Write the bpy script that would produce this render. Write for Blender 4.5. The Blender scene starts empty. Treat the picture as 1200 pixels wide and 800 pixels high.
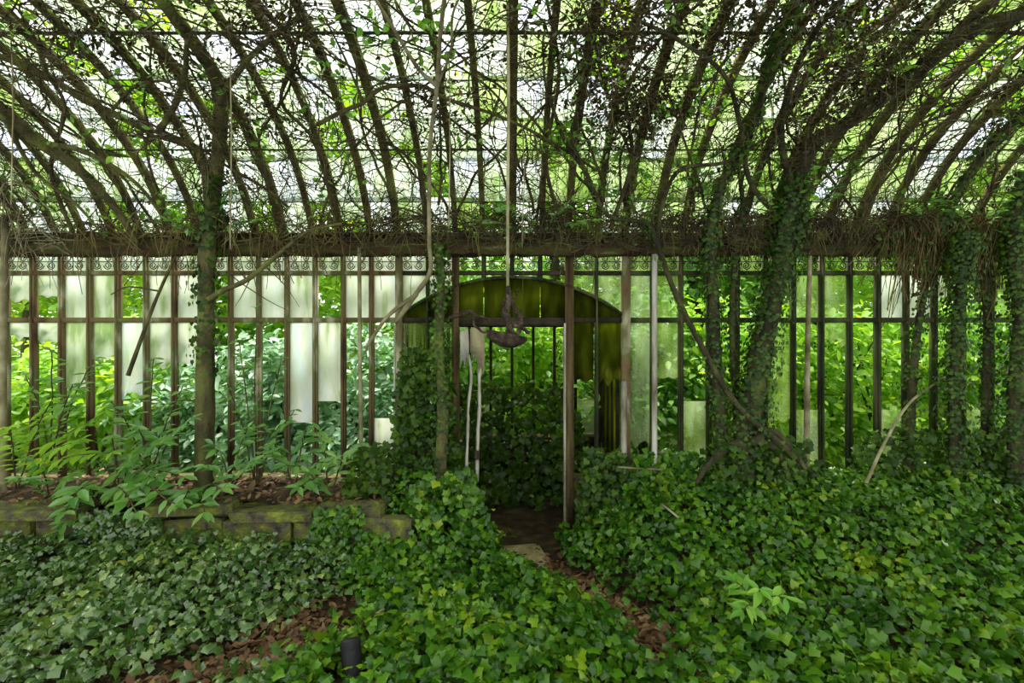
import bpy, math
import numpy as np

# ------------------------------------------------------------------ camera, sky, sun, exposure
S = bpy.context.scene
COL = S.collection
cam_d = bpy.data.cameras.new('camera'); cam_d.lens = 18.0; cam_d.sensor_width = 36.0
cam = bpy.data.objects.new('camera', cam_d); COL.objects.link(cam)
cam.location = (0, 0, 1.8); cam.rotation_euler = (math.pi / 2, 0, 0)
cam_d.clip_start = 0.02; cam_d.clip_end = 200
S.camera = cam
EYE, F, D = 1.8, 600.0, 4.6            # eye height, focal length in pixels, distance to the glazed wall

W = bpy.data.worlds.new('overcast_sky'); S.world = W; W.use_nodes = True
bg = W.node_tree.nodes['Background']; bg.inputs['Color'].default_value = (0.98, 1.0, 0.93, 1); bg.inputs['Strength'].default_value = 1.15
sun_d = bpy.data.lights.new('sun', 'SUN'); sun_d.energy = 5.2; sun_d.angle = math.radians(25); sun_d.color = (1.0, 0.96, 0.84)
sun = bpy.data.objects.new('sun', sun_d); COL.objects.link(sun)
sun.rotation_euler = (math.radians(-11), math.radians(-12), 0)     # high, slightly from beyond the glazed wall
S.view_settings.view_transform = 'Standard'; S.view_settings.look = 'None'
S.view_settings.exposure = 0.88; S.view_settings.gamma = 1.0; S.view_settings.use_curve_mapping = False

R = np.random.default_rng(7)
PI = math.pi

# ------------------------------------------------------------------ materials
def new_mat(name):
    m = bpy.data.materials.new(name); m.use_nodes = True
    nt = m.node_tree; nt.nodes.clear()
    out = nt.nodes.new('ShaderNodeOutputMaterial')
    return m, nt, out
def nd(nt, typ, **kw):
    n = nt.nodes.new(typ)
    for k, v in kw.items():
        if hasattr(n, k) and not k.startswith('i_'): setattr(n, k, v)
    return n
def ramp(nt, fac, stops):
    r = nt.nodes.new('ShaderNodeValToRGB')
    el = r.color_ramp.elements
    while len(el) < len(stops): el.new(0.5)
    for e, (p, c) in zip(el, stops):
        e.position = p; e.color = (c[0], c[1], c[2], 1)
    nt.links.new(fac, r.inputs['Fac'])
    return r.outputs['Color']
def noise(nt, scale, detail=4, vec=None, coord='Object', stretch=None):
    n = nt.nodes.new('ShaderNodeTexNoise'); n.inputs['Scale'].default_value = scale; n.inputs['Detail'].default_value = detail
    if vec is None:
        tc = nt.nodes.new('ShaderNodeTexCoord'); vec = tc.outputs[coord]
        if coord == 'World':
            pass
    if stretch:
        mp = nt.nodes.new('ShaderNodeMapping'); mp.inputs['Scale'].default_value = stretch
        nt.links.new(vec, mp.inputs['Vector']); vec = mp.outputs['Vector']
    nt.links.new(vec, n.inputs['Vector'])
    return n.outputs['Fac']
def wpos(nt):
    return nt.nodes.new('ShaderNodeNewGeometry').outputs['Position']
def math_n(nt, op, a, b=None, clamp=False):
    n = nt.nodes.new('ShaderNodeMath'); n.operation = op; n.use_clamp = clamp
    for i, v in enumerate((a, b)):
        if v is None: continue
        if isinstance(v, (int, float)): n.inputs[i].default_value = v
        else: nt.links.new(v, n.inputs[i])
    return n.outputs[0]

def solid(name, stops, scale=6, rough=0.85, bump=0.4, detail=6, stretch=None, bscale=None, spec=0.2):
    m, nt, out = new_mat(name)
    b = nt.nodes.new('ShaderNodeBsdfPrincipled'); b.inputs['Roughness'].default_value = rough
    b.inputs['Specular IOR Level'].default_value = spec
    p = wpos(nt)
    f = noise(nt, scale, detail, p, stretch=stretch)
    f = math_n(nt, 'MULTIPLY_ADD', f, 1.9); f.node.inputs[2].default_value = -0.45
    nt.links.new(ramp(nt, f, stops), b.inputs['Base Color'])
    bp = nt.nodes.new('ShaderNodeBump'); bp.inputs['Strength'].default_value = bump; bp.inputs['Distance'].default_value = 0.02
    nt.links.new(noise(nt, bscale or scale * 5, 4, p), bp.inputs['Height'])
    nt.links.new(bp.outputs[0], b.inputs['Normal'])
    nt.links.new(b.outputs[0], out.inputs['Surface'])
    return m

def leaf_mat(name, stops, trans=0.4, gloss=0.08, rough=0.38, patch=1.3, gain=1.0, tgain=1.6):
    m, nt, out = new_mat(name)
    at = nt.nodes.new('ShaderNodeAttribute'); at.attribute_name = 'var'
    oi = nt.nodes.new('ShaderNodeObjectInfo')
    v = math_n(nt, 'FRACT', math_n(nt, 'ADD', at.outputs['Fac'], oi.outputs['Random']))
    n = noise(nt, patch, 3, wpos(nt))
    v = math_n(nt, 'ADD', math_n(nt, 'MULTIPLY', v, 0.6), math_n(nt, 'MULTIPLY', math_n(nt, 'SUBTRACT', n, 0.3), 1.0), True)
    c = ramp(nt, v, stops)
    df = nt.nodes.new('ShaderNodeBsdfDiffuse'); nt.links.new(c, df.inputs['Color'])
    tr = nt.nodes.new('ShaderNodeBsdfTranslucent')
    mx = nt.nodes.new('ShaderNodeMix'); mx.data_type = 'RGBA'; mx.blend_type = 'MULTIPLY'; mx.inputs['Factor'].default_value = 1
    nt.links.new(c, mx.inputs['A']); mx.inputs['B'].default_value = (tgain * 1.15, tgain, tgain * 0.45, 1)
    nt.links.new(mx.outputs['Result'], tr.inputs['Color'])
    ms = nt.nodes.new('ShaderNodeMixShader'); ms.inputs[0].default_value = trans
    nt.links.new(df.outputs[0], ms.inputs[1]); nt.links.new(tr.outputs[0], ms.inputs[2])
    gl = nt.nodes.new('ShaderNodeBsdfGlossy'); gl.inputs['Roughness'].default_value = rough; gl.inputs['Color'].default_value = (0.95, 1, 0.92, 1)
    lw = nt.nodes.new('ShaderNodeLayerWeight'); lw.inputs['Blend'].default_value = 0.25
    fac = math_n(nt, 'MULTIPLY_ADD', lw.outputs['Fresnel'], 0.14); fac.node.inputs[2].default_value = gloss
    m2 = nt.nodes.new('ShaderNodeMixShader'); nt.links.new(fac, m2.inputs[0])
    nt.links.new(ms.outputs[0], m2.inputs[1]); nt.links.new(gl.outputs[0], m2.inputs[2])
    nt.links.new(m2.outputs[0], out.inputs['Surface'])
    return m

def glass_mat(name, stops, clear=(0.15, 0.5), rscale=3.0, gloss=0.02):
    """dirty old glass: part scattering film of dirt and algae, part still clear, a weak gloss"""
    m, nt, out = new_mat(name)
    p = wpos(nt)
    oi = nt.nodes.new('ShaderNodeObjectInfo')
    n1 = noise(nt, rscale, 5, p, stretch=(2.2, 1, 0.55))
    v = math_n(nt, 'ADD', math_n(nt, 'MULTIPLY', oi.outputs['Random'], 0.55), math_n(nt, 'MULTIPLY', n1, 1.9))
    v = math_n(nt, 'SUBTRACT', v, 0.72, True)
    c = ramp(nt, v, stops)
    tl = nt.nodes.new('ShaderNodeBsdfTranslucent'); nt.links.new(c, tl.inputs['Color'])
    df = nt.nodes.new('ShaderNodeBsdfDiffuse'); nt.links.new(c, df.inputs['Color'])
    a = nt.nodes.new('ShaderNodeMixShader'); a.inputs[0].default_value = 0.10
    nt.links.new(tl.outputs[0], a.inputs[1]); nt.links.new(df.outputs[0], a.inputs[2])
    tp = nt.nodes.new('ShaderNodeBsdfTransparent'); tp.inputs['Color'].default_value = (0.93, 0.97, 0.92, 1)
    n2 = noise(nt, 2.3, 4, p, stretch=(2.5, 1, 0.8))
    mr = nt.nodes.new('ShaderNodeMapRange'); nt.links.new(n2, mr.inputs['Value'])
    mr.inputs['From Min'].default_value = 0.35; mr.inputs['From Max'].default_value = 0.65
    mr.inputs['To Min'].default_value = clear[0]; mr.inputs['To Max'].default_value = clear[1]
    b = nt.nodes.new('ShaderNodeMixShader'); nt.links.new(mr.outputs[0], b.inputs[0])
    nt.links.new(a.outputs[0], b.inputs[1]); nt.links.new(tp.outputs[0], b.inputs[2])
    gl = nt.nodes.new('ShaderNodeBsdfGlossy'); gl.inputs['Roughness'].default_value = 0.15
    g = nt.nodes.new('ShaderNodeMixShader'); g.inputs[0].default_value = gloss
    nt.links.new(b.outputs[0], g.inputs[1]); nt.links.new(gl.outputs[0], g.inputs[2])
    nt.links.new(g.outputs[0], out.inputs['Surface'])
    return m

M = {}
M['glass_roof_w'] = glass_mat('dirty_roof_glass_pale', [(0.05, (0.353, 0.467, 0.227)), (0.35, (0.608, 0.680, 0.557)), (0.65, (0.725, 0.777, 0.763)), (0.95, (0.725, 0.767, 0.908))], (0.02, 0.20), 4)
M['glass_roof_g'] = glass_mat('dirty_roof_glass_algae', [(0.05, (0.241, 0.378, 0.069)), (0.45, (0.447, 0.550, 0.275)), (0.9, (0.602, 0.671, 0.516))], (0.04, 0.24), 4)
M['glass_wall_w'] = glass_mat('whitewashed_wall_glass', [(0.1, (0.410, 0.502, 0.278)), (0.35, (0.689, 0.719, 0.625)), (0.7, (0.779, 0.803, 0.782)), (0.95, (0.738, 0.811, 0.852))], (0.08, 0.36), 5)
M['glass_wall_g'] = glass_mat('algae_wall_glass', [(0.1, (0.187, 0.306, 0.043)), (0.5, (0.357, 0.493, 0.153)), (0.9, (0.527, 0.629, 0.408))], (0.5, 0.85), 5)
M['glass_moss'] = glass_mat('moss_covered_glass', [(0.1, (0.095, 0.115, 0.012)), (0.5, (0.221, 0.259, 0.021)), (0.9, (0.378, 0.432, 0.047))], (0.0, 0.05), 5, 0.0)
M['rafter'] = solid('mossy_rafter', [(0.15, (0.039, 0.031, 0.013)), (0.5, (0.111, 0.098, 0.029)), (0.85, (0.169, 0.208, 0.039))], 5, 0.9, 0.5)
M['bar_l'] = solid('rusty_painted_bar', [(0.1, (0.05, 0.032, 0.014)), (0.4, (0.15, 0.105, 0.05)), (0.6, (0.12, 0.13, 0.05)), (0.88, (0.50, 0.46, 0.33))], 6, 0.8, 0.3, stretch=(1, 1, 0.35))
M['bar_r'] = solid('dark_mossy_bar', [(0.1, (0.012, 0.014, 0.008)), (0.5, (0.035, 0.05, 0.015)), (0.9, (0.11, 0.10, 0.05))], 5, 0.8, 0.3, stretch=(1, 1, 0.35))
M['paint'] = solid('flaking_white_paint', [(0.15, (0.090, 0.075, 0.045)), (0.42, (0.315, 0.307, 0.247)), (0.8, (0.540, 0.540, 0.495))], 7, 0.7, 0.3, stretch=(1, 1, 0.3))
M['iron'] = solid('black_iron', [(0.2, (0.012, 0.012, 0.008)), (0.8, (0.05, 0.04, 0.022))], 8, 0.7, 0.3)
M['wood'] = solid('dark_door_post', [(0.15, (0.02, 0.014, 0.007)), (0.5, (0.08, 0.055, 0.025)), (0.85, (0.14, 0.11, 0.05))], 9, 0.9, 0.5, stretch=(2, 2, 0.2))
M['rust'] = solid('rusted_metal', [(0.15, (0.010, 0.007, 0.005)), (0.5, (0.044, 0.031, 0.022)), (0.8, (0.104, 0.076, 0.051)), (0.95, (0.272, 0.255, 0.204))], 22, 0.75, 0.9)
M['beam'] = solid('weathered_beam', [(0.15, (0.013, 0.010, 0.005)), (0.42, (0.068, 0.045, 0.022)), (0.65, (0.056, 0.068, 0.015)), (0.95, (0.195, 0.150, 0.083))], 7, 0.95, 0.8, stretch=(0.6, 1, 2))
M['bark'] = solid('mossy_bark', [(0.1, (0.027, 0.025, 0.013)), (0.5, (0.094, 0.088, 0.037)), (0.9, (0.150, 0.188, 0.037))], 9, 0.95, 0.9, stretch=(1, 1, 0.35))
M['bark_d'] = solid('dark_bark', [(0.1, (0.016, 0.016, 0.010)), (0.6, (0.058, 0.055, 0.026)), (0.95, (0.104, 0.130, 0.033))], 9, 0.95, 0.9, stretch=(1, 1, 0.35))
M['twig'] = solid('dark_twig', [(0.1, (0.023, 0.019, 0.013)), (0.5, (0.072, 0.058, 0.029)), (0.9, (0.130, 0.143, 0.039))], 6, 0.95, 0.2)
M['twig_p'] = solid('pale_dry_stem', [(0.1, (0.076, 0.072, 0.034)), (0.5, (0.204, 0.187, 0.102)), (0.9, (0.374, 0.357, 0.238))], 6, 0.9, 0.3)
M['straw'] = solid('dry_brown_vine', [(0.1, (0.043, 0.030, 0.012)), (0.5, (0.119, 0.093, 0.034)), (0.9, (0.204, 0.204, 0.076))], 4, 0.95, 0.2)
M['soil'] = solid('dark_soil', [(0.1, (0.012, 0.008, 0.005)), (0.6, (0.038, 0.026, 0.013)), (0.95, (0.075, 0.056, 0.030))], 7, 1.0, 0.9)
M['soil_out'] = solid('forest_soil', [(0.1, (0.02, 0.03, 0.01)), (0.6, (0.04, 0.06, 0.018)), (0.95, (0.08, 0.11, 0.03))], 3, 1.0, 0.6)
M['stone'] = solid('mossy_stone', [(0.1, (0.03, 0.028, 0.018)), (0.4, (0.10, 0.09, 0.055)), (0.6, (0.11, 0.13, 0.025)), (0.9, (0.22, 0.24, 0.05))], 11, 0.95, 1.0)
M['slab'] = solid('trodden_stone_slab', [(0.1, (0.10, 0.08, 0.035)), (0.5, (0.24, 0.20, 0.10)), (0.9, (0.38, 0.34, 0.20))], 9, 0.9, 0.6)
M['board'] = solid('pale_peeling_board', [(0.1, (0.160, 0.136, 0.072)), (0.5, (0.336, 0.304, 0.184)), (0.9, (0.480, 0.448, 0.336))], 7, 0.9, 0.4, stretch=(1, 1, 0.3))
M['black'] = solid('black_rubber', [(0.1, (0.008, 0.008, 0.01)), (0.9, (0.03, 0.03, 0.035))], 9, 0.6, 0.3)
M['ivy_l'] = leaf_mat('ivy_leaf_cool', [(0.0, (0.013, 0.047, 0.009)), (0.4, (0.043, 0.108, 0.018)), (0.75, (0.106, 0.196, 0.036)), (1.0, (0.255, 0.309, 0.041))], 0.22, 0.06, 0.25, patch=2.2)
M['ivy_r'] = leaf_mat('ivy_leaf_green', [(0.0, (0.010, 0.042, 0.004)), (0.4, (0.030, 0.105, 0.006)), (0.75, (0.093, 0.221, 0.010)), (1.0, (0.246, 0.332, 0.013))], 0.28, 0.022, 0.26, patch=2.2)
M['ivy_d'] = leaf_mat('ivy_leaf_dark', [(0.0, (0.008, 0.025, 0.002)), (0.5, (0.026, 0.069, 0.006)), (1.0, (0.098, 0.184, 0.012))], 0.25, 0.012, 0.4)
M['leaf_in'] = leaf_mat('sapling_leaf', [(0.0, (0.05, 0.16, 0.03)), (0.5, (0.11, 0.30, 0.05)), (1.0, (0.24, 0.42, 0.07))], 0.45, 0.07, 0.4)
M['leaf_y'] = leaf_mat('sunlit_yellow_green_leaf', [(0.0, (0.088, 0.242, 0.012)), (0.45, (0.220, 0.462, 0.020)), (1.0, (0.506, 0.704, 0.040))], 0.55, 0.03, 0.5, patch=0.9, tgain=1.5)
M['leaf_g'] = leaf_mat('woodland_green_leaf', [(0.0, (0.040, 0.157, 0.012)), (0.5, (0.115, 0.325, 0.025)), (1.0, (0.322, 0.582, 0.050))], 0.5, 0.04, 0.5, patch=0.9, tgain=1.5)
M['leaf_b'] = leaf_mat('cool_green_leaf', [(0.0, (0.05, 0.19, 0.07)), (0.5, (0.14, 0.36, 0.17)), (1.0, (0.40, 0.62, 0.40))], 0.4, 0.09, 0.45, patch=0.9, tgain=1.3)
M['leaf_dead'] = leaf_mat('withered_leaf', [(0.0, (0.012, 0.010, 0.005)), (0.5, (0.035, 0.028, 0.011)), (1.0, (0.085, 0.07, 0.02))], 0.15, 0.0, 0.6)
M['litter'] = leaf_mat('fallen_brown_leaf', [(0.0, (0.044, 0.019, 0.009)), (0.4, (0.112, 0.051, 0.022)), (0.75, (0.208, 0.117, 0.053)), (1.0, (0.336, 0.242, 0.118))], 0.1, 0.03, 0.6, patch=4)
M['leaf_yel'] = leaf_mat('yellowed_leaf', [(0.0, (0.45, 0.38, 0.03)), (1.0, (0.62, 0.58, 0.08))], 0.3, 0.04, 0.5)

# ------------------------------------------------------------------ mesh helpers
def link(name, me, mat=None, parent=None):
    o = bpy.data.objects.new(name, me); COL.objects.link(o)
    if mat is not None and me is not None and not me.materials: me.materials.append(M[mat] if isinstance(mat, str) else mat)
    if parent is not None: o.parent = parent
    return o
def thing(name, label, cat, loc=(0, 0, 0), group=None):
    o = bpy.data.objects.new(name, None); COL.objects.link(o); o.location = loc; o.empty_display_size = 0.1
    o['label'] = label; o['category'] = cat
    if group: o['group'] = group
    return o
def tag(o, label, cat, group=None):
    o['label'] = label; o['category'] = cat
    if group: o['group'] = group
    return o
def struct(name, me, mat, label, cat):
    o = link(name, me, mat); o['kind'] = 'structure'; o['label'] = label; o['category'] = cat
    return o
def mesh_np(name, V, Fa, smooth=False, var=None):
    """V (n,3); Fa list of int arrays (m,k) of faces of k corners"""
    me = bpy.data.meshes.new(name)
    V = np.asarray(V, np.float32); me.vertices.add(len(V)); me.vertices.foreach_set('co', V.ravel())
    if not isinstance(Fa, list): Fa = [Fa]
    Fa = [np.asarray(f, np.int32) for f in Fa if len(f)]
    loops = np.concatenate([f.ravel() for f in Fa]); tot = np.concatenate([np.full(len(f), f.shape[1], np.int32) for f in Fa])
    st = np.concatenate([[0], np.cumsum(tot)[:-1]]).astype(np.int32)
    me.loops.add(len(loops)); me.loops.foreach_set('vertex_index', loops)
    me.polygons.add(len(tot)); me.polygons.foreach_set('loop_start', st)
    if smooth: me.polygons.foreach_set('use_smooth', np.ones(len(tot), bool))
    me.update(calc_edges=True)
    if var is not None:
        a = me.attributes.new('var', 'FLOAT', 'POINT'); a.data.foreach_set('value', np.asarray(var, np.float32))
    return me
BOXF = np.array([[0, 1, 3, 2], [4, 6, 7, 5], [0, 4, 5, 1], [2, 3, 7, 6], [0, 2, 6, 4], [1, 5, 7, 3]])
class MB:
    def __init__(s): s.V = []; s.Q = []; s.N = []; s.n = 0
    def add(s, V, quads=None, ngons=None):
        V = np.asarray(V, float); s.V.append(V)
        if quads is not None and len(quads): s.Q.append(np.asarray(quads) + s.n)
        for g in (ngons or []): s.N.append(np.asarray(g) + s.n)
        s.n += len(V); return s
    def box(s, x0, x1, y0, y1, z0, z1):
        return s.add([[x, y, z] for x in (x0, x1) for y in (y0, y1) for z in (z0, z1)], BOXF)
    def tube(s, P, rad, sides=6, cap=True, squash=1.0):
        P = np.asarray(P, float); n = len(P); rad = np.broadcast_to(np.asarray(rad, float), (n,))
        T = np.gradient(P, axis=0); T /= np.linalg.norm(T, axis=1, keepdims=True) + 1e-9
        up = np.array([0.31, 0.91, 0.27]) if abs(T[:, 1]).mean() < 0.7 else np.array([0.9, 0.1, 0.4])
        A = np.cross(T, up); A /= np.linalg.norm(A, axis=1, keepdims=True) + 1e-9
        B = np.cross(T, A)
        th = np.arange(sides) * 2 * PI / sides
        V = P[:, None] + rad[:, None, None] * (np.cos(th)[None, :, None] * A[:, None] + squash * np.sin(th)[None, :, None] * B[:, None])
        i = np.arange(n - 1)[:, None] * sides; j = np.arange(sides)[None]; k = (j + 1) % sides
        Q = np.stack([i + j, i + k, i + sides + k, i + sides + j], -1).reshape(-1, 4)
        s.add(V.reshape(-1, 3), Q, [np.arange(sides)[::-1], np.arange(sides) + (n - 1) * sides] if cap else None)
        return s
    def prism(s, poly, y0, y1):
        """polygon of (x, z) extruded along y"""
        n = len(poly); V = [[x, y0, z] for x, z in poly] + [[x, y1, z] for x, z in poly]
        Q = [[i, (i + 1) % n, (i + 1) % n + n, i + n] for i in range(n)]
        return s.add(V, Q, [np.arange(n)[::-1], np.arange(n) + n])
    def mesh(s, name, smooth=False):
        V = np.concatenate(s.V); by = {}
        if s.Q: by.setdefault(4, []).append(np.concatenate(s.Q))
        for g in s.N: by.setdefault(len(g), []).append(g[None])
        return mesh_np(name, V, [np.concatenate(v) for v in by.values()], smooth)
    def build(s, name, mat, parent=None, smooth=False, kind=None):
        o = link(name, s.mesh(name, smooth), mat, parent)
        if kind: o['kind'] = kind
        return o

def spline(pts, n=24):
    """Catmull-Rom through points (any dimension)"""
    P = np.asarray(pts, float)
    if len(P) < 3: return np.linspace(P[0], P[-1], n)
    Q = np.vstack([2 * P[0] - P[1], P, 2 * P[-1] - P[-2]])
    t = np.linspace(0, len(P) - 1 - 1e-6, n); i = t.astype(int); u = (t - i)[:, None]
    a, b, c, d = Q[i], Q[i + 1], Q[i + 2], Q[i + 3]
    return 0.5 * (2 * b + (c - a) * u + (2 * a - 5 * b + 4 * c - d) * u ** 2 + (3 * b - a - 3 * c + d) * u ** 3)

# leaf templates: vertices and faces
IVY_V = np.array([[0, .14, .09], [0, 0, 0], [.30, -.17, -.04], [.37, .03, 0], [.54, .22, -.05], [.33, .42, 0], [0, .80, -.08], [-.33, .42, 0], [-.54, .22, -.05], [-.37, .03, 0], [-.30, -.17, -.04]])
IVY_F = np.array([[0, 1, 2], [0, 2, 3], [0, 3, 4], [0, 4, 5], [0, 5, 6], [0, 6, 7], [0, 7, 8], [0, 8, 9], [0, 9, 10], [0, 10, 1]])
OV_V = np.array([[0, 0, 0], [.20, .22, .05], [.27, .5, .05], [.16, .8, .02], [0, 1.05, -.08], [-.16, .8, .02], [-.27, .5, .05], [-.20, .22, .05], [0, .5, -.02]])
OV_F = np.array([[8, 0, 1], [8, 1, 2], [8, 2, 3], [8, 3, 4], [8, 4, 5], [8, 5, 6], [8, 6, 7], [8, 7, 0]])
DI_V = np.array([[0, 0, 0], [.30, .45, .07], [0, 1, -.05], [-.30, .45, .07]]); DI_F = np.array([[0, 1, 2], [0, 2, 3]])
LA_V = OV_V * np.array([.72, 1, 1])
TPL = {'lance': (LA_V, OV_F), 'ivy': (IVY_V, IVY_F), 'oval': (OV_V, OV_F), 'diamond': (DI_V, DI_F)}

def unit(a): return a / (np.linalg.norm(a, axis=-1, keepdims=True) + 1e-9)
def leaf_frames(nrm, along=None, jitter=0.6):
    N = len(nrm); nrm = unit(nrm)
    if along is None: al = R.normal(size=(N, 3))
    else: al = np.asarray(along, float) + R.normal(size=(N, 3)) * jitter
    b = unit(al - (al * nrm).sum(1, keepdims=True) * nrm)
    return np.cross(b, nrm), b, nrm
def leaf_mesh(name, pos, nrm, size, tpl='diamond', along=None, jitter=0.6):
    tv, tf = TPL[tpl]; N = len(pos); size = np.broadcast_to(size, (N,))
    t, b, n = leaf_frames(nrm, along, jitter)
    V = pos[:, None] + size[:, None, None] * (tv[None, :, :1] * t[:, None] + tv[None, :, 1:2] * b[:, None] + tv[None, :, 2:] * n[:, None])
    Fc = tf[None] + (np.arange(N) * len(tv))[:, None, None]
    return mesh_np(name, V.reshape(-1, 3), Fc.reshape(-1, 3), False, np.repeat(R.random(N), len(tv)))
LEAF_ME = {}
def leaf_objects(parent, name, pos, nrm, size, tpl, mat, along=None, jitter=0.6):
    """each leaf an object of its own; all share one mesh per template and material"""
    from mathutils import Matrix
    key = (tpl, mat)
    if key not in LEAF_ME:
        me = mesh_np(name, TPL[tpl][0], TPL[tpl][1]); me.materials.append(M[mat]); LEAF_ME[key] = me
    me = LEAF_ME[key]; t, b, n = leaf_frames(nrm, along, jitter); size = np.broadcast_to(size, (len(pos),))
    off = np.array(parent.location) if parent is not None else np.zeros(3)
    for i in range(len(pos)):
        o = bpy.data.objects.new(name, me); COL.objects.link(o); o.parent = parent
        A = np.eye(4); A[:3, 0] = t[i] * size[i]; A[:3, 1] = b[i] * size[i]; A[:3, 2] = n[i] * size[i]; A[:3, 3] = pos[i] - off
        o.matrix_local = Matrix(A.tolist())

def px(x, y, d): return np.array([(x - 600.0) * d / F, d, EYE + (400.0 - y) * d / F])
def X(p, d=D): return (p - 600.0) * d / F
def Z(p, d=D): return EYE + (400.0 - p) * d / F
def nz(x, y, s=1.0):
    return (np.sin(2.1 * s * x + 1.3) * np.cos(1.7 * s * y + .4) + .6 * np.sin(4.3 * s * x - 2.2 * s * y + 2) + .4 * np.cos(7.7 * s * y + 5.1 * s * x)) / 2

# ------------------------------------------------------------------ roof profile (prism along x)
PROF = spline([(4.58, 2.70), (4.36, 3.05), (4.05, 3.35), (3.62, 3.59), (3.28, 3.715), (2.97, 3.79), (2.4, 3.90), (1.7, 4.02), (0.8, 4.15)], 160)
SL = np.concatenate([[0], np.cumsum(np.linalg.norm(np.diff(PROF, axis=0), axis=1))]); SMAX = SL[-1]
TAN = unit(np.gradient(PROF, axis=0)); NIN = np.stack([TAN[:, 1], -TAN[:, 0]], 1)     # points inwards and down
NIN[NIN[:, 1] > 0] *= -1
def roof_ys(s):
    return np.stack([np.interp(s, SL, PROF[:, 0]), np.interp(s, SL, PROF[:, 1])], -1), np.stack([np.interp(s, SL, NIN[:, 0]), np.interp(s, SL, NIN[:, 1])], -1)
def roof_pt(x, s, off):
    p, n = roof_ys(np.asarray(s, float)); q = p + n * np.asarray(off)[..., None] if np.ndim(off) else p + n * off
    return np.stack([np.broadcast_to(x, q[..., 0].shape), q[..., 0], q[..., 1]], -1)
_ang = (PROF[:, 1] - EYE) / PROF[:, 0]
def roof_s(py): return float(np.interp((400.0 - py) / F, _ang, SL))
def roof_d(py): return float(np.interp((400.0 - py) / F, _ang, PROF[:, 0]))
def rpx(x, y, off=0.14):
    """point seen at pixel x, y lying a little inside the roof (or in front of the wall below it)"""
    d = roof_d(y) if y < 278 else 4.5
    d = min(d, 4.5) - off
    return px(x, y, d)
def trace(pts, off=0.14, n=None):
    return spline([rpx(a, b, off) for a, b in pts], n or max(12, 7 * len(pts)))

BAY = 32.9 / F * D                       # 0.252 m between glazing bars
KMAX = 25
XE = KMAX * BAY

# ------------------------------------------------------------------ ground
PATH = spline([(0.02, 4.7), (0.10, 4.25), (0.30, 3.85), (0.58, 3.5), (0.80, 3.1), (0.78, 2.75), (0.6, 2.2)], 40)
PATCH = spline([(-1.15, 3.2), (-1.27, 3.0), (-1.45, 2.8), (-1.75, 2.55), (-2.0, 2.3)], 24)
def seg_d(x, y, L):
    return np.sqrt(((x[..., None] - L[:, 0]) ** 2 + (y[..., None] - L[:, 1]) ** 2)).min(-1)
def sm(a, b, t):
    u = np.clip((t - a) / (b - a), 0, 1); return u * u * (3 - 2 * u)
def height(x, y):
    x = np.asarray(x, float); y = np.asarray(y, float)
    h = 0.05 + 0.035 * nz(x, y, 1.1)
    h = h + sm(0.45, 1.5, x) * (0.50 * sm(2.7, 4.5, y)) * (1 + .12 * nz(x, y, 1.7))
    h = h + 0.36 * np.exp(-((x + 0.80) / .45) ** 2 - ((y - 4.3) / .45) ** 2) * (1 + .5 * nz(x, y, 3.3))
    h = h + 0.13 * sm(3.0, 3.95, y) * sm(0.9, 1.6, -x)
    h = h - 0.03 * (1 - sm(0.1, 0.35, seg_d(x, y, PATCH)))
    k = 1 - sm(0.12, 0.38, seg_d(x, y, PATH)); h = h * (1 - k) + 0.0 * k
    return h
def grid(x0, x1, y0, y1, nx, ny, fz):
    gx, gy = np.meshgrid(np.linspace(x0, x1, nx), np.linspace(y0, y1, ny)); z = fz(gx, gy)
    V = np.stack([gx, gy, z], -1).reshape(-1, 3)
    i = (np.arange(ny - 1)[:, None] * nx + np.arange(nx - 1)[None]).ravel()
    return V, np.stack([i, i + 1, i + nx + 1, i + nx], 1)
V, Q = grid(-XE, XE, -1.5, 4.75, 190, 95, height)
struct('floor', mesh_np('floor', V, Q, True), 'soil', 'dark soil floor of the abandoned greenhouse under the ivy', 'floor')
V, Q = grid(-20, 20, 4.9, 26, 60, 40, lambda x, y: 0.25 + 0.08 * nz(x, y, .6) + 0.05 * (y - 5) - 0.5 * (np.abs(x) < 1.1) * (y < 6.2))
struct('ground', mesh_np('ground', V, Q, True), 'soil_out', 'shaded woodland ground outside the glass wall', 'ground')

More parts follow.
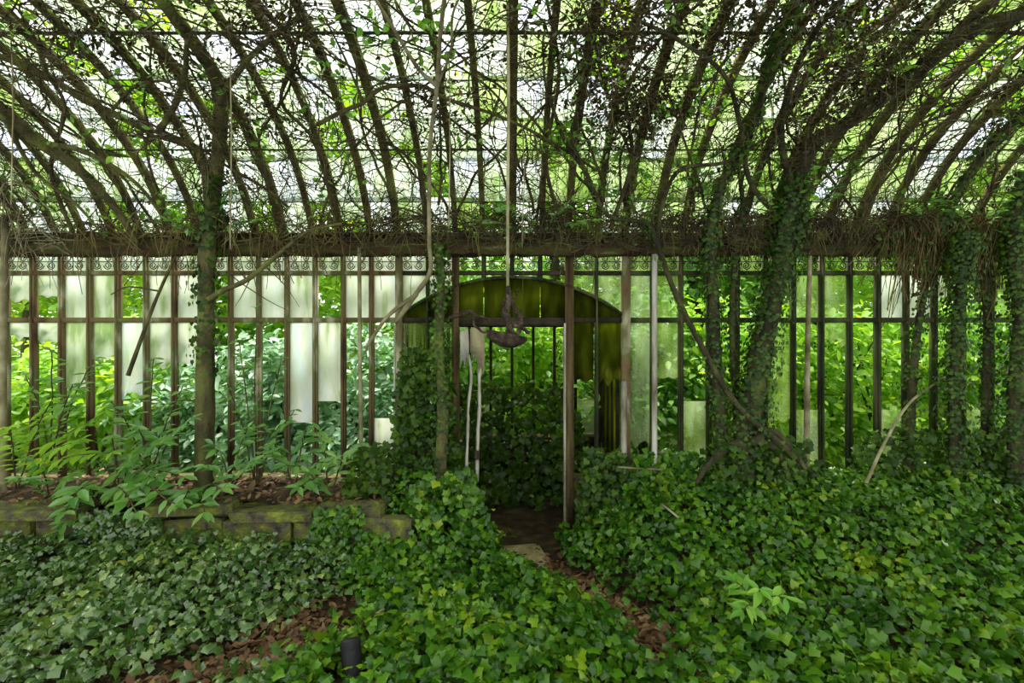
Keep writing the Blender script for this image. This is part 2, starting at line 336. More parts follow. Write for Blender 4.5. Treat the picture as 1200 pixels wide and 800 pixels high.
# ------------------------------------------------------------------ front wall: plinth, bars, rails, panes, scrollwork
ZB, ZT1, ZT2, ZTOP = 0.56, Z(375), Z(320), Z(297)
def arc_z(x):
    r = 1.62; return Z(325) - r + np.sqrt(np.maximum(r * r - np.asarray(x, float) ** 2, 0))
b = MB(); b.box(-XE, -0.56, D + .02, D + .24, -.1, ZB); b.box(0.56, XE, D + .02, D + .24, -.1, ZB)
wall = struct('wall_front', b.mesh('wall_front'), 'stone', 'long glazed greenhouse wall on a low mossy plinth', 'wall')
def bar_mesh(z0, z1, w=.042):
    b = MB(); b.box(-w / 2, w / 2, -.02, .022, z0, z1); b.box(-.008, .008, -.045, -.02, z0, z1); return b.mesh('glazing_bar')
bm_l = bar_mesh(ZB, ZTOP + .05); bm_r = bar_mesh(ZB, ZTOP + .05); bm_c = None
for k in range(-KMAX, KMAX + 1):
    x = k * BAY
    if abs(k) <= 1:
        o = link('glazing_bar', bar_mesh(float(arc_z(x)) - .02, ZTOP + .05), 'bar_r', wall)
    elif abs(k) in (2, 4):
        o = link('door_post', None, None, wall) if False else None
        z0 = -0.02 if abs(k) == 2 else 0.25
        bb = MB(); bb.box(-.03, .045 if k > 0 else .03, -.05, .04, z0, ZTOP + .05)
        o = link('post', bb.mesh('post'), 'bar_l' if abs(k) == 4 else 'wood', wall)
        s = MB(); s.box(-.042, -.026, -.056, .03, z0 + (.0 if k == 2 else .1), ZT1 - .03 - (0 if k == 2 else .02))
        if k in (2, -4): s.build('painted_strip', 'paint', o)
    elif abs(k) == 3:
        o = link('glazing_bar', bar_mesh(0.5, ZTOP + .05, .03), 'bar_r', wall)
    else:
        o = link('glazing_bar', bm_l if k < 0 else bm_r, 'bar_l' if k < 0 else 'bar_r', wall)
    o.location = (x, D, 0)
for z, h, dp in ((ZT1, .022, .03), (ZT2, .018, .03)):
    for nm, xa, xb, mt in (('rail', -XE, -4 * BAY, 'bar_l'), ('rail', -4 * BAY, 4 * BAY, 'iron'), ('rail', 4 * BAY, XE, 'bar_r')):
        b = MB(); b.box(xa, xb, D - dp, D + .012, z - h, z + h); b.build('rail', mt, wall)
b = MB(); b.box(-XE, -4 * BAY, D - .05, D + .05, ZB - .03, ZB + .03); b.build('sill', 'bar_l', wall)
b = MB(); b.box(4 * BAY, XE, D - .05, D + .05, ZB - .03, ZB + .03); b.build('sill', 'bar_r', wall)
# lintel of the doorway and the curved arch bar
b = MB(); b.box(-2 * BAY, 2 * BAY, D - .04, D + .04, ZT1 - .05, ZT1 + .0); b.build('lintel', 'iron', wall)
xs = np.linspace(-4 * BAY - .03, 4 * BAY + .03, 40)
b = MB(); top = [(x, float(arc_z(x)) + .012) for x in xs]; bot = [(x, float(arc_z(x)) - .014) for x in xs]
for i in range(len(xs) - 1):
    b.prism([bot[i], bot[i + 1], top[i + 1], top[i]], D - .05, D + .03)
b.build('arch_bar', 'bar_r', wall)

def pane(x0, x1, z0, z1, mat, parent=wall, y=D + .006, jag=0.0, top=None):
    """one glass pane; jag > 0 gives it a broken lower edge, top = curved upper edge"""
    up = [(x1, z1), (x0, z1)] if top is None else [(x, float(arc_z(x)) - .015) for x in np.linspace(x1, x0, 7)]
    if jag > 0:
        n = 5; lo = [(x0 + (x1 - x0) * i / n, z0 + (R.random() - .5) * jag) for i in range(n + 1)]
    else: lo = [(x0, z0), (x1, z0)]
    b = MB(); b.prism(lo + up, y, y + .004)
    return b.build('pane', mat, parent)
# lower and upper panes as they survive: column -> pixel rows
UP = {-18: 352, -17: 346, -16: 372, -15: 372, -13: 372, -12: 372, -10: 372, -9: 372, -8: 372, -6: 372, -5: 372, 4: 372, 5: 372, 10: 372, 11: 372, 13: 372, 14: 372, 15: 350, 17: 372}
LOW = {-18: 395, -17: 402, -16: 455, -15: 420, -14: 465, -13: 430, -12: 425, -8: 495, -7: 470, 4: 520, 5: 440, 9: 495, 11: 402}
g = .022
for k in range(-KMAX, KMAX):
    x0, x1 = k * BAY + g, (k + 1) * BAY - g
    side = 'glass_wall_w' if k < 0 else 'glass_wall_g'
    inarch = -4 <= k < 4
    hid = k < -18 or k >= 18
    if not (inarch and abs(k + .5) < 2) and (k < 6 or R.random() < .55):
        pane(x0, x1, ZT2 + .02, ZTOP, side)
    if inarch:
        pane(x0 - g + .003, x1 + g - .003, ZT1 + .02, 0, 'glass_moss', top=True, y=D - .02)
        if abs(k + .5) < 3: pass
        xm = (x0 + x1) / 2
        if abs(k + .5) > 1.6:
            b = MB(); lo = [(x, min(float(arc_z(x)) + .03, ZT2 - .03)) for x in np.linspace(x0, x1, 5)]
            b.prism(lo + [(x1, ZT2 - .02), (x0, ZT2 - .02)], D + .006, D + .01); b.build('pane', side, wall)
        if k not in (-2, -1, 0, 1):
            pane(x0, x1, Z(R.uniform(420, 450)) if k in (2, 3) else Z(455 if k == -4 else 430), ZT1 - .02, 'glass_moss' if k > 0 else 'glass_wall_g', jag=.08)
    else:
        if k in UP or (hid and R.random() < .5):
            y = UP.get(k, 372); pane(x0, x1, Z(y) if y < 372 else ZT1 + .02, ZT2 - .02, 'glass_wall_w' if (k < 0 or k in (12, 13, 14, 15)) else side, jag=0.05 if y < 372 else 0)
        if k in LOW or (hid and R.random() < .4):
            y = LOW.get(k, 450); pane(x0, x1, Z(y), ZT1 - .02, side, jag=0 if k in (-8, -7) else .09)
        if k == -5: pane(x0, x1, Z(548), Z(490), 'glass_wall_w')
        if k in (6, 8, 10, 13, 16): pane(x0, x1, ZB + .05, Z(470 + 10 * (k % 3)), 'glass_wall_g')

# wrought iron scrolls in the frieze, one pair for each bay
def scroll_mesh():
    b = MB(); r = .036
    for s in (-1, 1):
        for v in (-1, 1):
            th = np.linspace(0, 3.4 * PI, 26); rr = r * (1 - .75 * th / th[-1])
            cx, cz = s * .05, v * .034
            P = np.stack([cx + s * rr * np.cos(th + PI), np.zeros_like(th), cz + v * rr * np.sin(th)], 1)
            b.tube(P, .0045, 4)
    b.tube([(-.1, 0, 0), (.1, 0, 0)], .004, 4)
    return b.mesh('scroll')
sc = scroll_mesh(); sc.materials.append(M['iron'])
for k in range(-KMAX, KMAX):
    o = link('scroll', sc, None, wall); o.location = ((k + .5) * BAY, D - .03, (ZT2 + .02 + ZTOP) / 2)

# ------------------------------------------------------------------ eaves beam
V, Q = [], []
b = MB(); n = 160; xs = np.linspace(-XE, XE, n)
ring = np.array([(-.075, -.075), (.0, -.085), (.075, -.075), (.08, 0), (.075, .07), (0, .08), (-.075, .07), (-.085, 0)])
P = np.zeros((n, 8, 3))
for i, (yy, zz) in enumerate(ring):
    P[:, i, 0] = xs; P[:, i, 1] = 4.50 + yy + R.normal(0, .006, n); P[:, i, 2] = 2.635 + zz + R.normal(0, .007, n)
ii = np.arange(n - 1)[:, None] * 8; j = np.arange(8)[None]; kk = (j + 1) % 8
b.add(P.reshape(-1, 3), np.stack([ii + j, ii + kk, ii + 8 + kk, ii + 8 + j], -1).reshape(-1, 4), [np.arange(8), np.arange(8)[::-1] + 8 * (n - 1)])
beam = struct('trim_1', b.mesh('eaves_beam', True), 'beam', 'long weathered brown eaves beam between glass wall and curved roof', 'beam')
b = MB(); b.box(-XE, XE, 4.40, 4.55, 2.72, 2.735); b.build('gutter_lip', 'iron', beam)

# ------------------------------------------------------------------ curved glass roof: rafters, purlins, panes
roof_o = bpy.data.objects.new('ceiling', None); COL.objects.link(roof_o)
roof_o['kind'] = 'structure'; roof_o['label'] = 'curved glass roof of mossy rafters and dirty panes'; roof_o['category'] = 'roof'
ss = np.linspace(0, SMAX, 34); pc, nc = roof_ys(ss)
def rafter_mesh(w, dpt):
    b = MB(); n = len(ss); V = np.zeros((n, 4, 3))
    a = pc; c = pc + nc * dpt
    V[:, 0] = np.stack([np.full(n, -w / 2), a[:, 0], a[:, 1]], 1); V[:, 1] = np.stack([np.full(n, w / 2), a[:, 0], a[:, 1]], 1)
    V[:, 2] = np.stack([np.full(n, w * .42), c[:, 0], c[:, 1]], 1); V[:, 3] = np.stack([np.full(n, -w * .42), c[:, 0], c[:, 1]], 1)
    i = np.arange(n - 1)[:, None] * 4; j = np.arange(4)[None]; k = (j + 1) % 4
    b.add(V.reshape(-1, 3), np.stack([i + j, i + k, i + 4 + k, i + 4 + j], -1).reshape(-1, 4), [[0, 1, 2, 3], np.arange(4)[::-1] + 4 * (n - 1)])
    return b.mesh('rafter')
RM = [rafter_mesh(w, d) for w, d in ((.056, .042), (.048, .038), (.064, .045))]
for m in RM: m.materials.append(M['rafter'])
for k in range(-KMAX, KMAX + 1):
    o = link('rafter', RM[int(R.integers(3))], None, roof_o); o.location = (k * BAY + R.normal(0, .006), 0, 0)
for s, r in ((roof_s(25), .010), (roof_s(83), .004), (roof_s(168), .007), (roof_s(232), .004), (2.7, .012), (3.4, .012)):
    p = roof_pt(np.linspace(-XE, XE, 3), np.full(3, s), .085); b = MB(); b.tube(p, r, 6); b.build('purlin', 'iron', roof_o)
ROWS = np.linspace(0.02, SMAX, 13); DS = ROWS[1] - ROWS[0]
missing = set()
for (mx, my) in [(25, 15), (45, 22), (195, 235), (215, 240), (312, 265), (372, 240), (395, 95), (408, 110), (380, 150), (715, 8), (705, 65), (660, 185), (150, 150), (955, 190), (1165, 70),
                 (1180, 110), (255, 262), (640, 240), (530, 230), (865, 60), (1125, 40), (1150, 200), (160, 125), (1010, 30), (180, 20), (985, 70), (590, 262), (1095, 262), (925, 255), (140, 262), (60, 40), (700, 240), (1190, 240), (820, 100)]:
    s = roof_s(my); d = roof_d(my); missing.add((int(math.floor(X(mx, d) / BAY)), int((s - .02) / DS)))
far = MB(); cnt = 0
for k in range(-KMAX, KMAX):
    for r in range(12):
        if (k, r) in missing: continue
        s0, s1 = ROWS[r] - .015, ROWS[r + 1] + .015
        if r >= 6 and R.random() < .1: continue
        if (k < -19 or k > 18 or r >= 7) and R.random() < .15: continue
        sv = np.linspace(s0, s1, 4); cut = 0
        if R.random() < .10: sv = np.linspace(s0 + R.uniform(.05, .2), s1, 4)
        p0, n0 = roof_ys(sv); lift = np.linspace(.012, .004, 4)[:, None]
        a = p0 - n0 * lift; c = p0 - n0 * (lift + .004)
        x0, x1 = k * BAY + .012, (k + 1) * BAY - .012
        V = []
        for q in (a, c):
            for (yy, zz) in q: V += [(x0, yy, zz), (x1, yy, zz)]
        V = np.array(V); Qs = []
        for i in range(3):
            Qs += [[2 * i, 2 * i + 1, 2 * i + 3, 2 * i + 2], [8 + 2 * i, 8 + 2 * i + 2, 8 + 2 * i + 3, 8 + 2 * i + 1],
                   [2 * i, 2 * i + 2, 8 + 2 * i + 2, 8 + 2 * i], [2 * i + 1, 8 + 2 * i + 1, 8 + 2 * i + 3, 2 * i + 3]]
        Qs += [[0, 8, 9, 1], [6, 7, 15, 14]]
        # visible in the photograph?
        dd = p0[:, 0].mean(); vis = abs(X(600 + 0) + (k + .5) * BAY) < 1.03 * dd and (p0[:, 1].min() - EYE) / dd < .68
        mt = 'glass_roof_g' if R.random() < np.clip(.25 + .12 * k * BAY, .08, .75) else 'glass_roof_w'
        if vis and cnt < 300:
            b = MB(); b.add(V, Qs); b.build('pane', mt, roof_o); cnt += 1
        else: far.add(V, Qs)
far.build('roof_glazing', 'glass_roof_w', roof_o, kind='stuff')

# ------------------------------------------------------------------ porch behind the doorway
YP = 6.1
b = MB(); PW = 4 * BAY
b.box(-PW - .1, PW + .1, YP, YP + .2, -.1, .66); b.box(-PW - .15, -PW, D + .24, YP, -.1, .66); b.box(PW, PW + .15, D + .24, YP, -.1, .66)
b.box(-PW, PW, D + .1, YP, -.12, -.03)
porch = struct('wall_porch', b.mesh('wall_porch'), 'soil', 'dark glazed porch beyond the arched doorway', 'porch')  # plinth takes the dark soil colour to stand in for doorway shade
for k in range(-4, 5):
    bb = MB(); bb.box(-.016, .016, -.02, .02, .64, float(arc_z(k * BAY)) - .02); o = bb.build('glazing_bar', 'iron', porch); o.location = (k * BAY, YP, 0)
for s in (-1, 1):
    for y in np.linspace(D + .3, YP - .02, 6):
        bb = MB(); bb.box(-.016, .016, -.02, .02, .6, ZT1); o = bb.build('glazing_bar', 'iron', porch); o.location = (s * PW, y, 0)
    for i, y in enumerate(np.linspace(D + .3, YP - .02, 6)[:-1]):
        bb = MB(); bb.box(s * PW, s * PW + .004, y + .02, y + .24, .66, ZT1); bb.build('pane', 'glass_moss', porch)
for z in (ZT1,):
    bb = MB(); bb.box(-PW, PW, YP - .03, YP + .02, z - .02, z + .02); bb.build('rail', 'iron', porch)
xs = np.linspace(-PW - .02, PW + .02, 9)
for i in range(8):
    for y0, y1 in ((D + .05, D + .54), (D + .55, D + 1.04), (D + 1.05, YP)):
        za, zb_ = float(arc_z(xs[i])), float(arc_z(xs[i + 1]))
        bb = MB(); bb.add([(xs[i] + .005, y0, za), (xs[i + 1] - .005, y0, zb_), (xs[i + 1] - .005, y1, zb_), (xs[i] + .005, y1, za),
                           (xs[i] + .005, y0, za + .006), (xs[i + 1] - .005, y0, zb_ + .006), (xs[i + 1] - .005, y1, zb_ + .006), (xs[i] + .005, y1, za + .006)],
                          [[3, 2, 1, 0], [4, 5, 6, 7], [0, 1, 5, 4], [1, 2, 6, 5], [2, 3, 7, 6], [3, 0, 4, 7]])
        bb.build('pane', 'glass_moss', porch)
for i in range(9):
    bb = MB(); z = float(arc_z(xs[i])); bb.box(xs[i] - .015, xs[i] + .015, D + .05, YP, z - .03, z + .0); bb.build('glazing_bar', 'iron', porch)

# ------------------------------------------------------------------ raised bed and its low stone wall (left)
V, Q = grid(-XE, -1.02, 4.06, 4.64, 150, 14, lambda x, y: .50 + .05 * nz(x, y, 2.1) + .08 * (y - 4.06) / .58)
bed = struct('floor_bed', mesh_np('floor_bed', V, Q, True), 'soil', 'narrow raised soil bed along the left glass wall', 'bed')
lw = bpy.data.objects.new('wall_bed', None); COL.objects.link(lw); lw['kind'] = 'structure'; lw['label'] = 'low wall of mossy stone blocks edging the left bed'; lw['category'] = 'wall'
def stone_mesh(sx, sy, sz):
    import bmesh
    bm = bmesh.new(); bmesh.ops.create_cube(bm, size=1)
    bmesh.ops.bevel(bm, geom=bm.edges[:], offset=.09, segments=1, affect='EDGES')
    for v in bm.verts:
        v.co.x *= sx; v.co.y *= sy; v.co.z *= sz
        v.co.x += R.normal(0, .012); v.co.y += R.normal(0, .010); v.co.z += R.normal(0, .008)
    me = bpy.data.meshes.new('stone'); bm.to_mesh(me); bm.free(); me.materials.append(M['stone']); return me
SM = [stone_mesh(.44, .16, .225), stone_mesh(.37, .17, .235), stone_mesh(.52, .15, .22)]
SW = [.44, .37, .52]
for row in range(2):
    x = -5.6 + row * .2
    while x < -1.15:
        q = int(R.integers(3)); w = SW[q]
        o = link('stone', SM[q], None, lw); o.location = (x + w / 2, 3.99 + R.normal(0, .012), .10 + row * .235); o.rotation_euler = (R.normal(0, .02), R.normal(0, .02), R.normal(0, .03)); x += w + .012
CM = [stone_mesh(.62, .26, .075), stone_mesh(.5, .24, .08)]
x = -5.6
while x < -1.2:
    q = int(R.integers(2)); w = (.62, .5)[q]
    if not (-3.6 < x + w / 2 < -2.55):
        o = link('coping_stone', CM[q], None, lw); o.location = (x + w / 2, 3.99 + R.normal(0, .03), .485 + R.normal(0, .012)); o.rotation_euler = (R.normal(0, .06), R.normal(0, .03), R.normal(0, .08))
    x += w + .015

# threshold slab
import bmesh
bm = bmesh.new(); bmesh.ops.create_cube(bm, size=1); bmesh.ops.bevel(bm, geom=bm.edges[:], offset=.12, segments=2, affect='EDGES')
for v in bm.verts: v.co.x *= .34; v.co.y *= .42; v.co.z *= .08; v.co.x += R.normal(0, .012); v.co.y += R.normal(0, .012)
me = bpy.data.meshes.new('threshold_slab'); bm.to_mesh(me); bm.free()
o = link('threshold_slab', me, 'slab'); o.location = (.10, 4.22, .015); o.rotation_euler = (0, 0, .2)
tag(o, 'worn pale stone slab on the ground before the dark doorway', 'slab')

# ------------------------------------------------------------------ ivy ground cover
def ivy_density(x, y):
    d = np.ones_like(x)
    d *= .05 + .95 * sm(.11, .27, seg_d(x, y, PATH) + .35 * np.clip(3.05 - y, 0, 1) + .05 * nz(x, y, 5))
    d *= np.clip(sm(.16, .36, seg_d(x, y, PATCH) + .06 * nz(x, y, 5)) + .06, 0, 1)
    d *= 1 - .93 * (x < -1.1) * (y > 3.87)
    d *= np.clip(1.15 + .35 * nz(x, y, 2.3), .35, 1)
    d *= np.hypot(x - .10, y - 4.1) > .27
    d *= np.hypot(x - X(413, 2.64), y - 2.58) > .13
    return d
def scatter_ivy(x0, x1, y0, y1, n, hmax=.12):
    x = R.uniform(x0, x1, n); y = R.uniform(y0, y1, n); keep = R.random(n) < ivy_density(x, y); x, y = x[keep], y[keep]
    bump = .05 * (nz(x, y, 3.1) + .6)
    z = height(x, y) + np.clip(bump, 0, .1) + hmax * 1.3 * R.random(len(x)) ** 1.3 + .01
    e = .03
    gx = (height(x + e, y) - height(x - e, y)) / (2 * e); gy = (height(x, y + e) - height(x, y - e)) / (2 * e)
    nrm = unit(np.stack([-gx, -gy - .28, np.ones_like(x)], 1)) + R.normal(size=(len(x), 3)) * .6
    return np.stack([x, y, z], 1), nrm
IVY = [('ivy_ground_cover', 'cool green ivy carpet on the floor before the low stone wall', -5.2, -1.15, 19000, 'ivy_l'),
       ('ivy_ground_cover', 'thick ivy carpet heaped left of the doorway, beside the leaf-strewn path', -1.15, .78, 10500, 'ivy_r'),
       ('ivy_ground_cover', 'dark green ivy bank rising right of the leaf-strewn path', .40, 5.2, 20000, 'ivy_r')]
for nm, lab, x0, x1, n, mt in IVY:
    t = thing(nm, lab, 'ivy', ((x0 + x1) / 2, 3.2, 0), 'ivy carpets on the greenhouse floor')
    n0 = int(n * 1.0)
    p, nr = scatter_ivy(x0, x1, 2.2, 4.62, n0)
    if x1 < .8 and x0 > -2:      # the carpet ends at the path
        k = p[:, 0] < np.interp(p[:, 1], PATH[::-1, 1], PATH[::-1, 0]); p, nr = p[k], nr[k]
    elif x0 > 0:
        k = p[:, 0] > np.interp(p[:, 1], PATH[::-1, 1], PATH[::-1, 0]); p, nr = p[k], nr[k]
    sz = R.uniform(.030, .062, len(p)) if x0 < -2 else R.uniform(.036, .07, len(p))
    # the 280 that show largest are leaves of their own
    vis = (np.abs(p[:, 0]) < .98 * p[:, 1]) & ((EYE - p[:, 2]) / p[:, 1] < .66)
    score = np.where(vis, sz / p[:, 1] * (1 + 4 * (p[:, 2] - height(p[:, 0], p[:, 1]))), 0)
    big = np.argsort(-score)[:280]; rest = np.setdiff1d(np.arange(len(p)), big)
    off = np.array(t.location)
    c = link('leaf_carpet', leaf_mesh('leaf_carpet', p[rest] - off, nr[rest], sz[rest], 'ivy', along=(0, -.7, -.3), jitter=.7), mt, t); c['kind'] = 'stuff'
    leaf_objects(t, 'leaf', p[big], nr[big], sz[big] * 1.15, 'ivy', mt, along=(0, -.7, -.3), jitter=.7)

# fallen brown leaves on the path and the bare patch
def litter(label, L, wid, n, loc):
    t = thing('leaf_litter', label, 'leaf litter', loc, 'fallen brown leaves')
    i = R.integers(len(L), size=n); q = L[i] + R.normal(size=(n, 2)) * wid
    z = height(q[:, 0], q[:, 1]) + R.uniform(.008, .035, n)
    p = np.stack([q[:, 0], q[:, 1], z], 1); nr = np.array([0, 0, 1.]) + R.normal(size=(n, 3)) * .4; sz = R.uniform(.035, .075, n)
    m = min(220, n // 5); off = np.array(loc)
    c = link('leaf_layer', leaf_mesh('leaf_layer', p[m:] - off, nr[m:], sz[m:], 'oval'), 'litter', t); c['kind'] = 'stuff'
    leaf_objects(t, 'leaf', p[:m], nr[:m], sz[:m] * 1.2, 'oval', 'litter')
litter('reddish brown fallen leaves along the path from the doorway', PATH[8:], .12, 2600, (.6, 3.4, 0))
litter('brown fallen leaves on the bare patch in the left ivy', PATCH, .17, 1700, (-1.5, 2.9, 0))
def bed_litter():
    t = thing('leaf_litter', 'brown dead leaves on the raised bed under the left glass wall', 'leaf litter', (-3, 4.3, .5), 'fallen brown leaves')
    n = 800; x = R.uniform(-5, -1.05, n); y = R.uniform(4.0, 4.58, n)
    p = np.stack([x, y, .535 + .05 * nz(x, y, 2.1) + .08 * (y - 4.06) / .58 + R.uniform(0, .03, n)], 1)
    c = link('leaf_layer', leaf_mesh('leaf_layer', p - np.array([-3, 4.3, .5]), np.array([0, -.2, 1.]) + R.normal(size=(n, 3)) * .4, R.uniform(.04, .08, n), 'oval'), 'litter', t); c['kind'] = 'stuff'
bed_litter()

# ------------------------------------------------------------------ vegetation builders
def wobble(P, a):
    P = np.array(P); n = len(P); w = np.cumsum(R.normal(0, a, (n, 3)), axis=0); w -= np.linspace(0, 1, n)[:, None] * w[-1]; return P + w
def local(P, t): return np.asarray(P) - np.array(t.location)
def around(P, rad, n, spread=.05):
    """random positions and normals around a polyline"""
    i = R.integers(0, len(P) - 1, n); u = R.random(n)[:, None]; q = P[i] * (1 - u) + P[i + 1] * u
    T = unit(P[i + 1] - P[i]); rnd = R.normal(size=(n, 3)); nn = unit(rnd - (rnd * T).sum(1, keepdims=True) * T)
    r = np.interp(i, np.arange(len(P)), np.broadcast_to(rad, (len(P),)))
    return q + nn * (r + R.random(n) ** 1.5 * spread)[:, None], nn
def stems(t, specs, mat, sides=8, name='branch', first='trunk'):
    for i, (P, r0, r1) in enumerate(specs):
        n = len(P); b = MB(); b.tube(local(P, t), np.linspace(r0, r1, n) * (1 + R.normal(0, .06, n)), sides)
        b.build(first if i == 0 and first else name, mat, t, True)

# roof walkers for the twig tangle
def tangle(cx, wid, s0, s1, n, rad=(.003, .008), off=(.03, .22), curl=.28, hang=0.0, steps=(10, 26)):
    b = MB()
    for i in range(n):
        x = cx + R.normal() * wid * .55; s = R.uniform(s0, s1); a = R.uniform(0, 2 * PI); m = int(R.integers(*steps)); o = R.uniform(*off)
        st = R.uniform(.03, .055); da = R.normal() * .06; P = []
        for j in range(m):
            P.append((x, s, o)); da = da * .8 + R.normal() * curl * .4; a += da
            x += st * math.cos(a); s += st * math.sin(a); o = min(max(o + R.normal() * .012, .02), .32)
            if s < -.02 or s > 3.0: break
        if len(P) < 4: continue
        P = np.array(P); q = roof_pt(P[:, 0], P[:, 1], P[:, 2]); r = R.uniform(*rad) * np.linspace(1, .45, len(P))
        b.tube(q, r, 3, False)
    return b
def hang_twigs(b, cx, wid, n, smax=2.0, L=(.2, .7), r=.0028):
    for i in range(n):
        x = cx + R.normal() * wid * .6; s = R.uniform(0, smax); p = roof_pt(np.array([x]), np.array([s]), .08)[0]; m = 7; l = R.uniform(*L)
        P = np.repeat(p[None], m, 0); P[:, 2] -= np.linspace(0, l, m); P[:, 0] += np.cumsum(R.normal(0, .012, m)); P[:, 1] -= np.abs(np.cumsum(R.normal(0, .008, m)))
        b.tube(P, r, 3, False)
def roof_leaves(cx, wid, s0, s1, n, size, clumps=9, off=(.04, .28), cr=.16):
    cc = np.stack([cx + R.normal(size=clumps) * wid * .55, R.uniform(s0, s1, clumps)], 1)
    i = R.integers(clumps, size=n); q = cc[i] + R.normal(size=(n, 2)) * cr
    p = roof_pt(q[:, 0], np.clip(q[:, 1], 0, 3), R.uniform(*off, n)); return p, R.normal(size=(n, 3)), R.uniform(size * .6, size * 1.3, n)

# ------------------------------------------------------------------ left mossy tree standing in the bed
t = thing('tree', 'slender mossy tree rising from the left bed up under the glass roof', 'tree', tuple(px(239, 572, 4.3)))
d0 = 4.3
trunk = spline([px(239, 578, d0), px(240, 500, d0), px(241, 400, d0), px(243, 300, d0), rpx(250, 235), rpx(258, 150), rpx(254, 95), rpx(225, 48), rpx(185, -4)], 60)
specs = [(trunk, .082, .032),
         (trace([(245, 240), (238, 190), (225, 171), (184, 157), (150, 141), (97, 116), (56, 90), (-10, 62)]), .035, .020),
         (trace([(184, 157), (203, 127), (216, 90), (219, 45)], .18), .026, .014),
         (trace([(256, 120), (275, 90), (300, 60), (350, 20)], .18), .024, .012),
         (spline([px(243, 352, 4.25), px(262, 340, 4.15), px(292, 326, 4.1), px(337, 289, 4.05), px(364, 270, 4.0), px(400, 262, 3.95)], 30), .026, .009),
         (trace([(56, 90), (40, 45), (10, 10)], .18), .018, .010),
         (trace([(130, 130), (160, 100), (190, 95)], .18), .012, .006),
         (spline([px(238, 475, 4.3), px(215, 468, 4.2), px(180, 480, 4.1)], 12), .010, .004)]
stems(t, specs, 'bark', 10)
b = MB()
for P, r0, r1 in specs[:5]:
    for i in range(16):
        j = int(R.integers(len(P) // 3, len(P))); q = P[j]; dr = R.normal(size=3); dr[1] = -abs(dr[1]) * .3; L = R.uniform(.1, .35)
        if P is trunk and q[2] < 1.7: continue
        b.tube(spline([q, q + dr * L * .4, q + dr * L * .7 + np.array([0, 0, R.normal() * .06])], 7) - np.array(t.location), np.linspace(.006, .002, 7), 3, False)
b.build('twigs', 'twig', t, kind='stuff')
lp, ln = around(trunk[12:34], .06, 420, .10)
c = link('ivy_leaves', leaf_mesh('ivy_leaves', local(lp, t), ln, R.uniform(.03, .06, 420), 'ivy', along=(0, 0, -1), jitter=.5), 'ivy_d', t); c['kind'] = 'stuff'

# ------------------------------------------------------------------ ivy clad trees and woody vines on the right
def ivy_tree(label, specs, n, spread, loc, mat='bark_d', lm='ivy_d', size=(.022, .045), name='ivy_clad_tree', cat='tree', leaf_on=1, leaf_to=1.0, grp='woody stems climbing the right wall'):
    t = thing(name, label, cat, tuple(loc), grp); stems(t, specs, mat, 9)
    n = int(n * 2.6)
    for P, r0, r1 in specs[:leaf_on]:
        m_ = int(len(P) * leaf_to); lp, ln = around(P[:m_], np.linspace(r0, r1, len(P))[:m_], n, spread)
        c = link('ivy_leaves', leaf_mesh('ivy_leaves', local(lp, t), ln + np.array([0, -.3, .2]), R.uniform(*size, n), 'ivy', along=(0, 0, -1), jitter=.5), lm, t); c['kind'] = 'stuff'
    return t
dr = 4.25
main_r = spline([px(868, 570, dr), px(876, 500, dr), px(888, 430, dr), px(905, 350, dr), px(920, 290, dr), rpx(930, 225, .2), rpx(950, 172, .2), rpx(987, 148, .2), rpx(1062, 94, .18), rpx(1137, 36, .16), rpx(1215, 12, .16)], 70)
ivy_tree('thick ivy-clad trunk leaning right, its limb sweeping up across the right roof',
         [(main_r, .105, .035), (trace([(930, 225), (915, 160), (930, 90), (960, 30), (990, -5)], .22), .03, .014), (trace([(920, 262), (880, 215), (868, 150), (850, 90), (800, 50), (740, 20)], .25), .022, .010)],
         1050, .11, main_r[0], lm='ivy_d', leaf_to=.56)
p2 = spline([px(852, 575, 4.3), px(846, 500, 4.3), px(838, 420, 4.3), px(836, 340, 4.3), px(832, 285, 4.3), rpx(845, 220, .2), rpx(880, 150, .2), rpx(905, 60, .2), rpx(935, -5, .2)], 50)
ivy_tree('dark upright ivy-clad trunk just left of the thick leaning trunk', [(p2, .062, .025)], 700, .07, p2[0])
p3 = spline([px(868, 560, 4.38), px(862, 470, 4.4), px(858, 380, 4.4), px(862, 290, 4.4), rpx(870, 240, .18), rpx(862, 170, .2)], 40)
ivy_tree('thin dark stem close behind the upright ivy-clad trunk', [(p3, .032, .014)], 160, .05, p3[0])
p4 = spline([px(935, 538, 4.1), px(905, 512, 4.1), px(860, 470, 4.12), px(822, 405, 4.15), px(790, 340, 4.2), px(770, 285, 4.2), rpx(758, 262, .25), rpx(712, 252, .25), rpx(688, 205, .25), rpx(662, 165, .25), rpx(645, 118, .25)], 60)
ivy_tree('bare dark vine slanting across the wall from the roots to the roof centre',
         [(p4, .028, .014), (trace([(770, 282), (776, 240), (797, 199), (850, 190), (900, 160)], .25), .022, .010), (trace([(688, 205), (670, 160), (690, 110), (740, 80)], .25), .016, .007)], 60, .05, p4[0], name='woody_vine', cat='vine', mat='bark_d')
p5 = spline([px(1064, 565, 4.35), px(1068, 470, 4.35), px(1075, 390, 4.35), px(1090, 310, 4.35), rpx(1110, 250, .2), rpx(1150, 180, .2), rpx(1210, 120, .2)], 40)
ivy_tree('forked brown vine stem right of the white-framed bay, under the thatch', [(p5, .036, .018)], 350, .09, p5[0], name='woody_vine', cat='vine')
p6 = spline([px(1121, 575, 4.2), px(1118, 480, 4.2), px(1120, 400, 4.2), px(1128, 320, 4.2), px(1135, 270, 4.1)], 30)
ivy_tree('ivy-wrapped stem beside the pale slanting stick', [(p6, .045, .03)], 700, .12, p6[0])
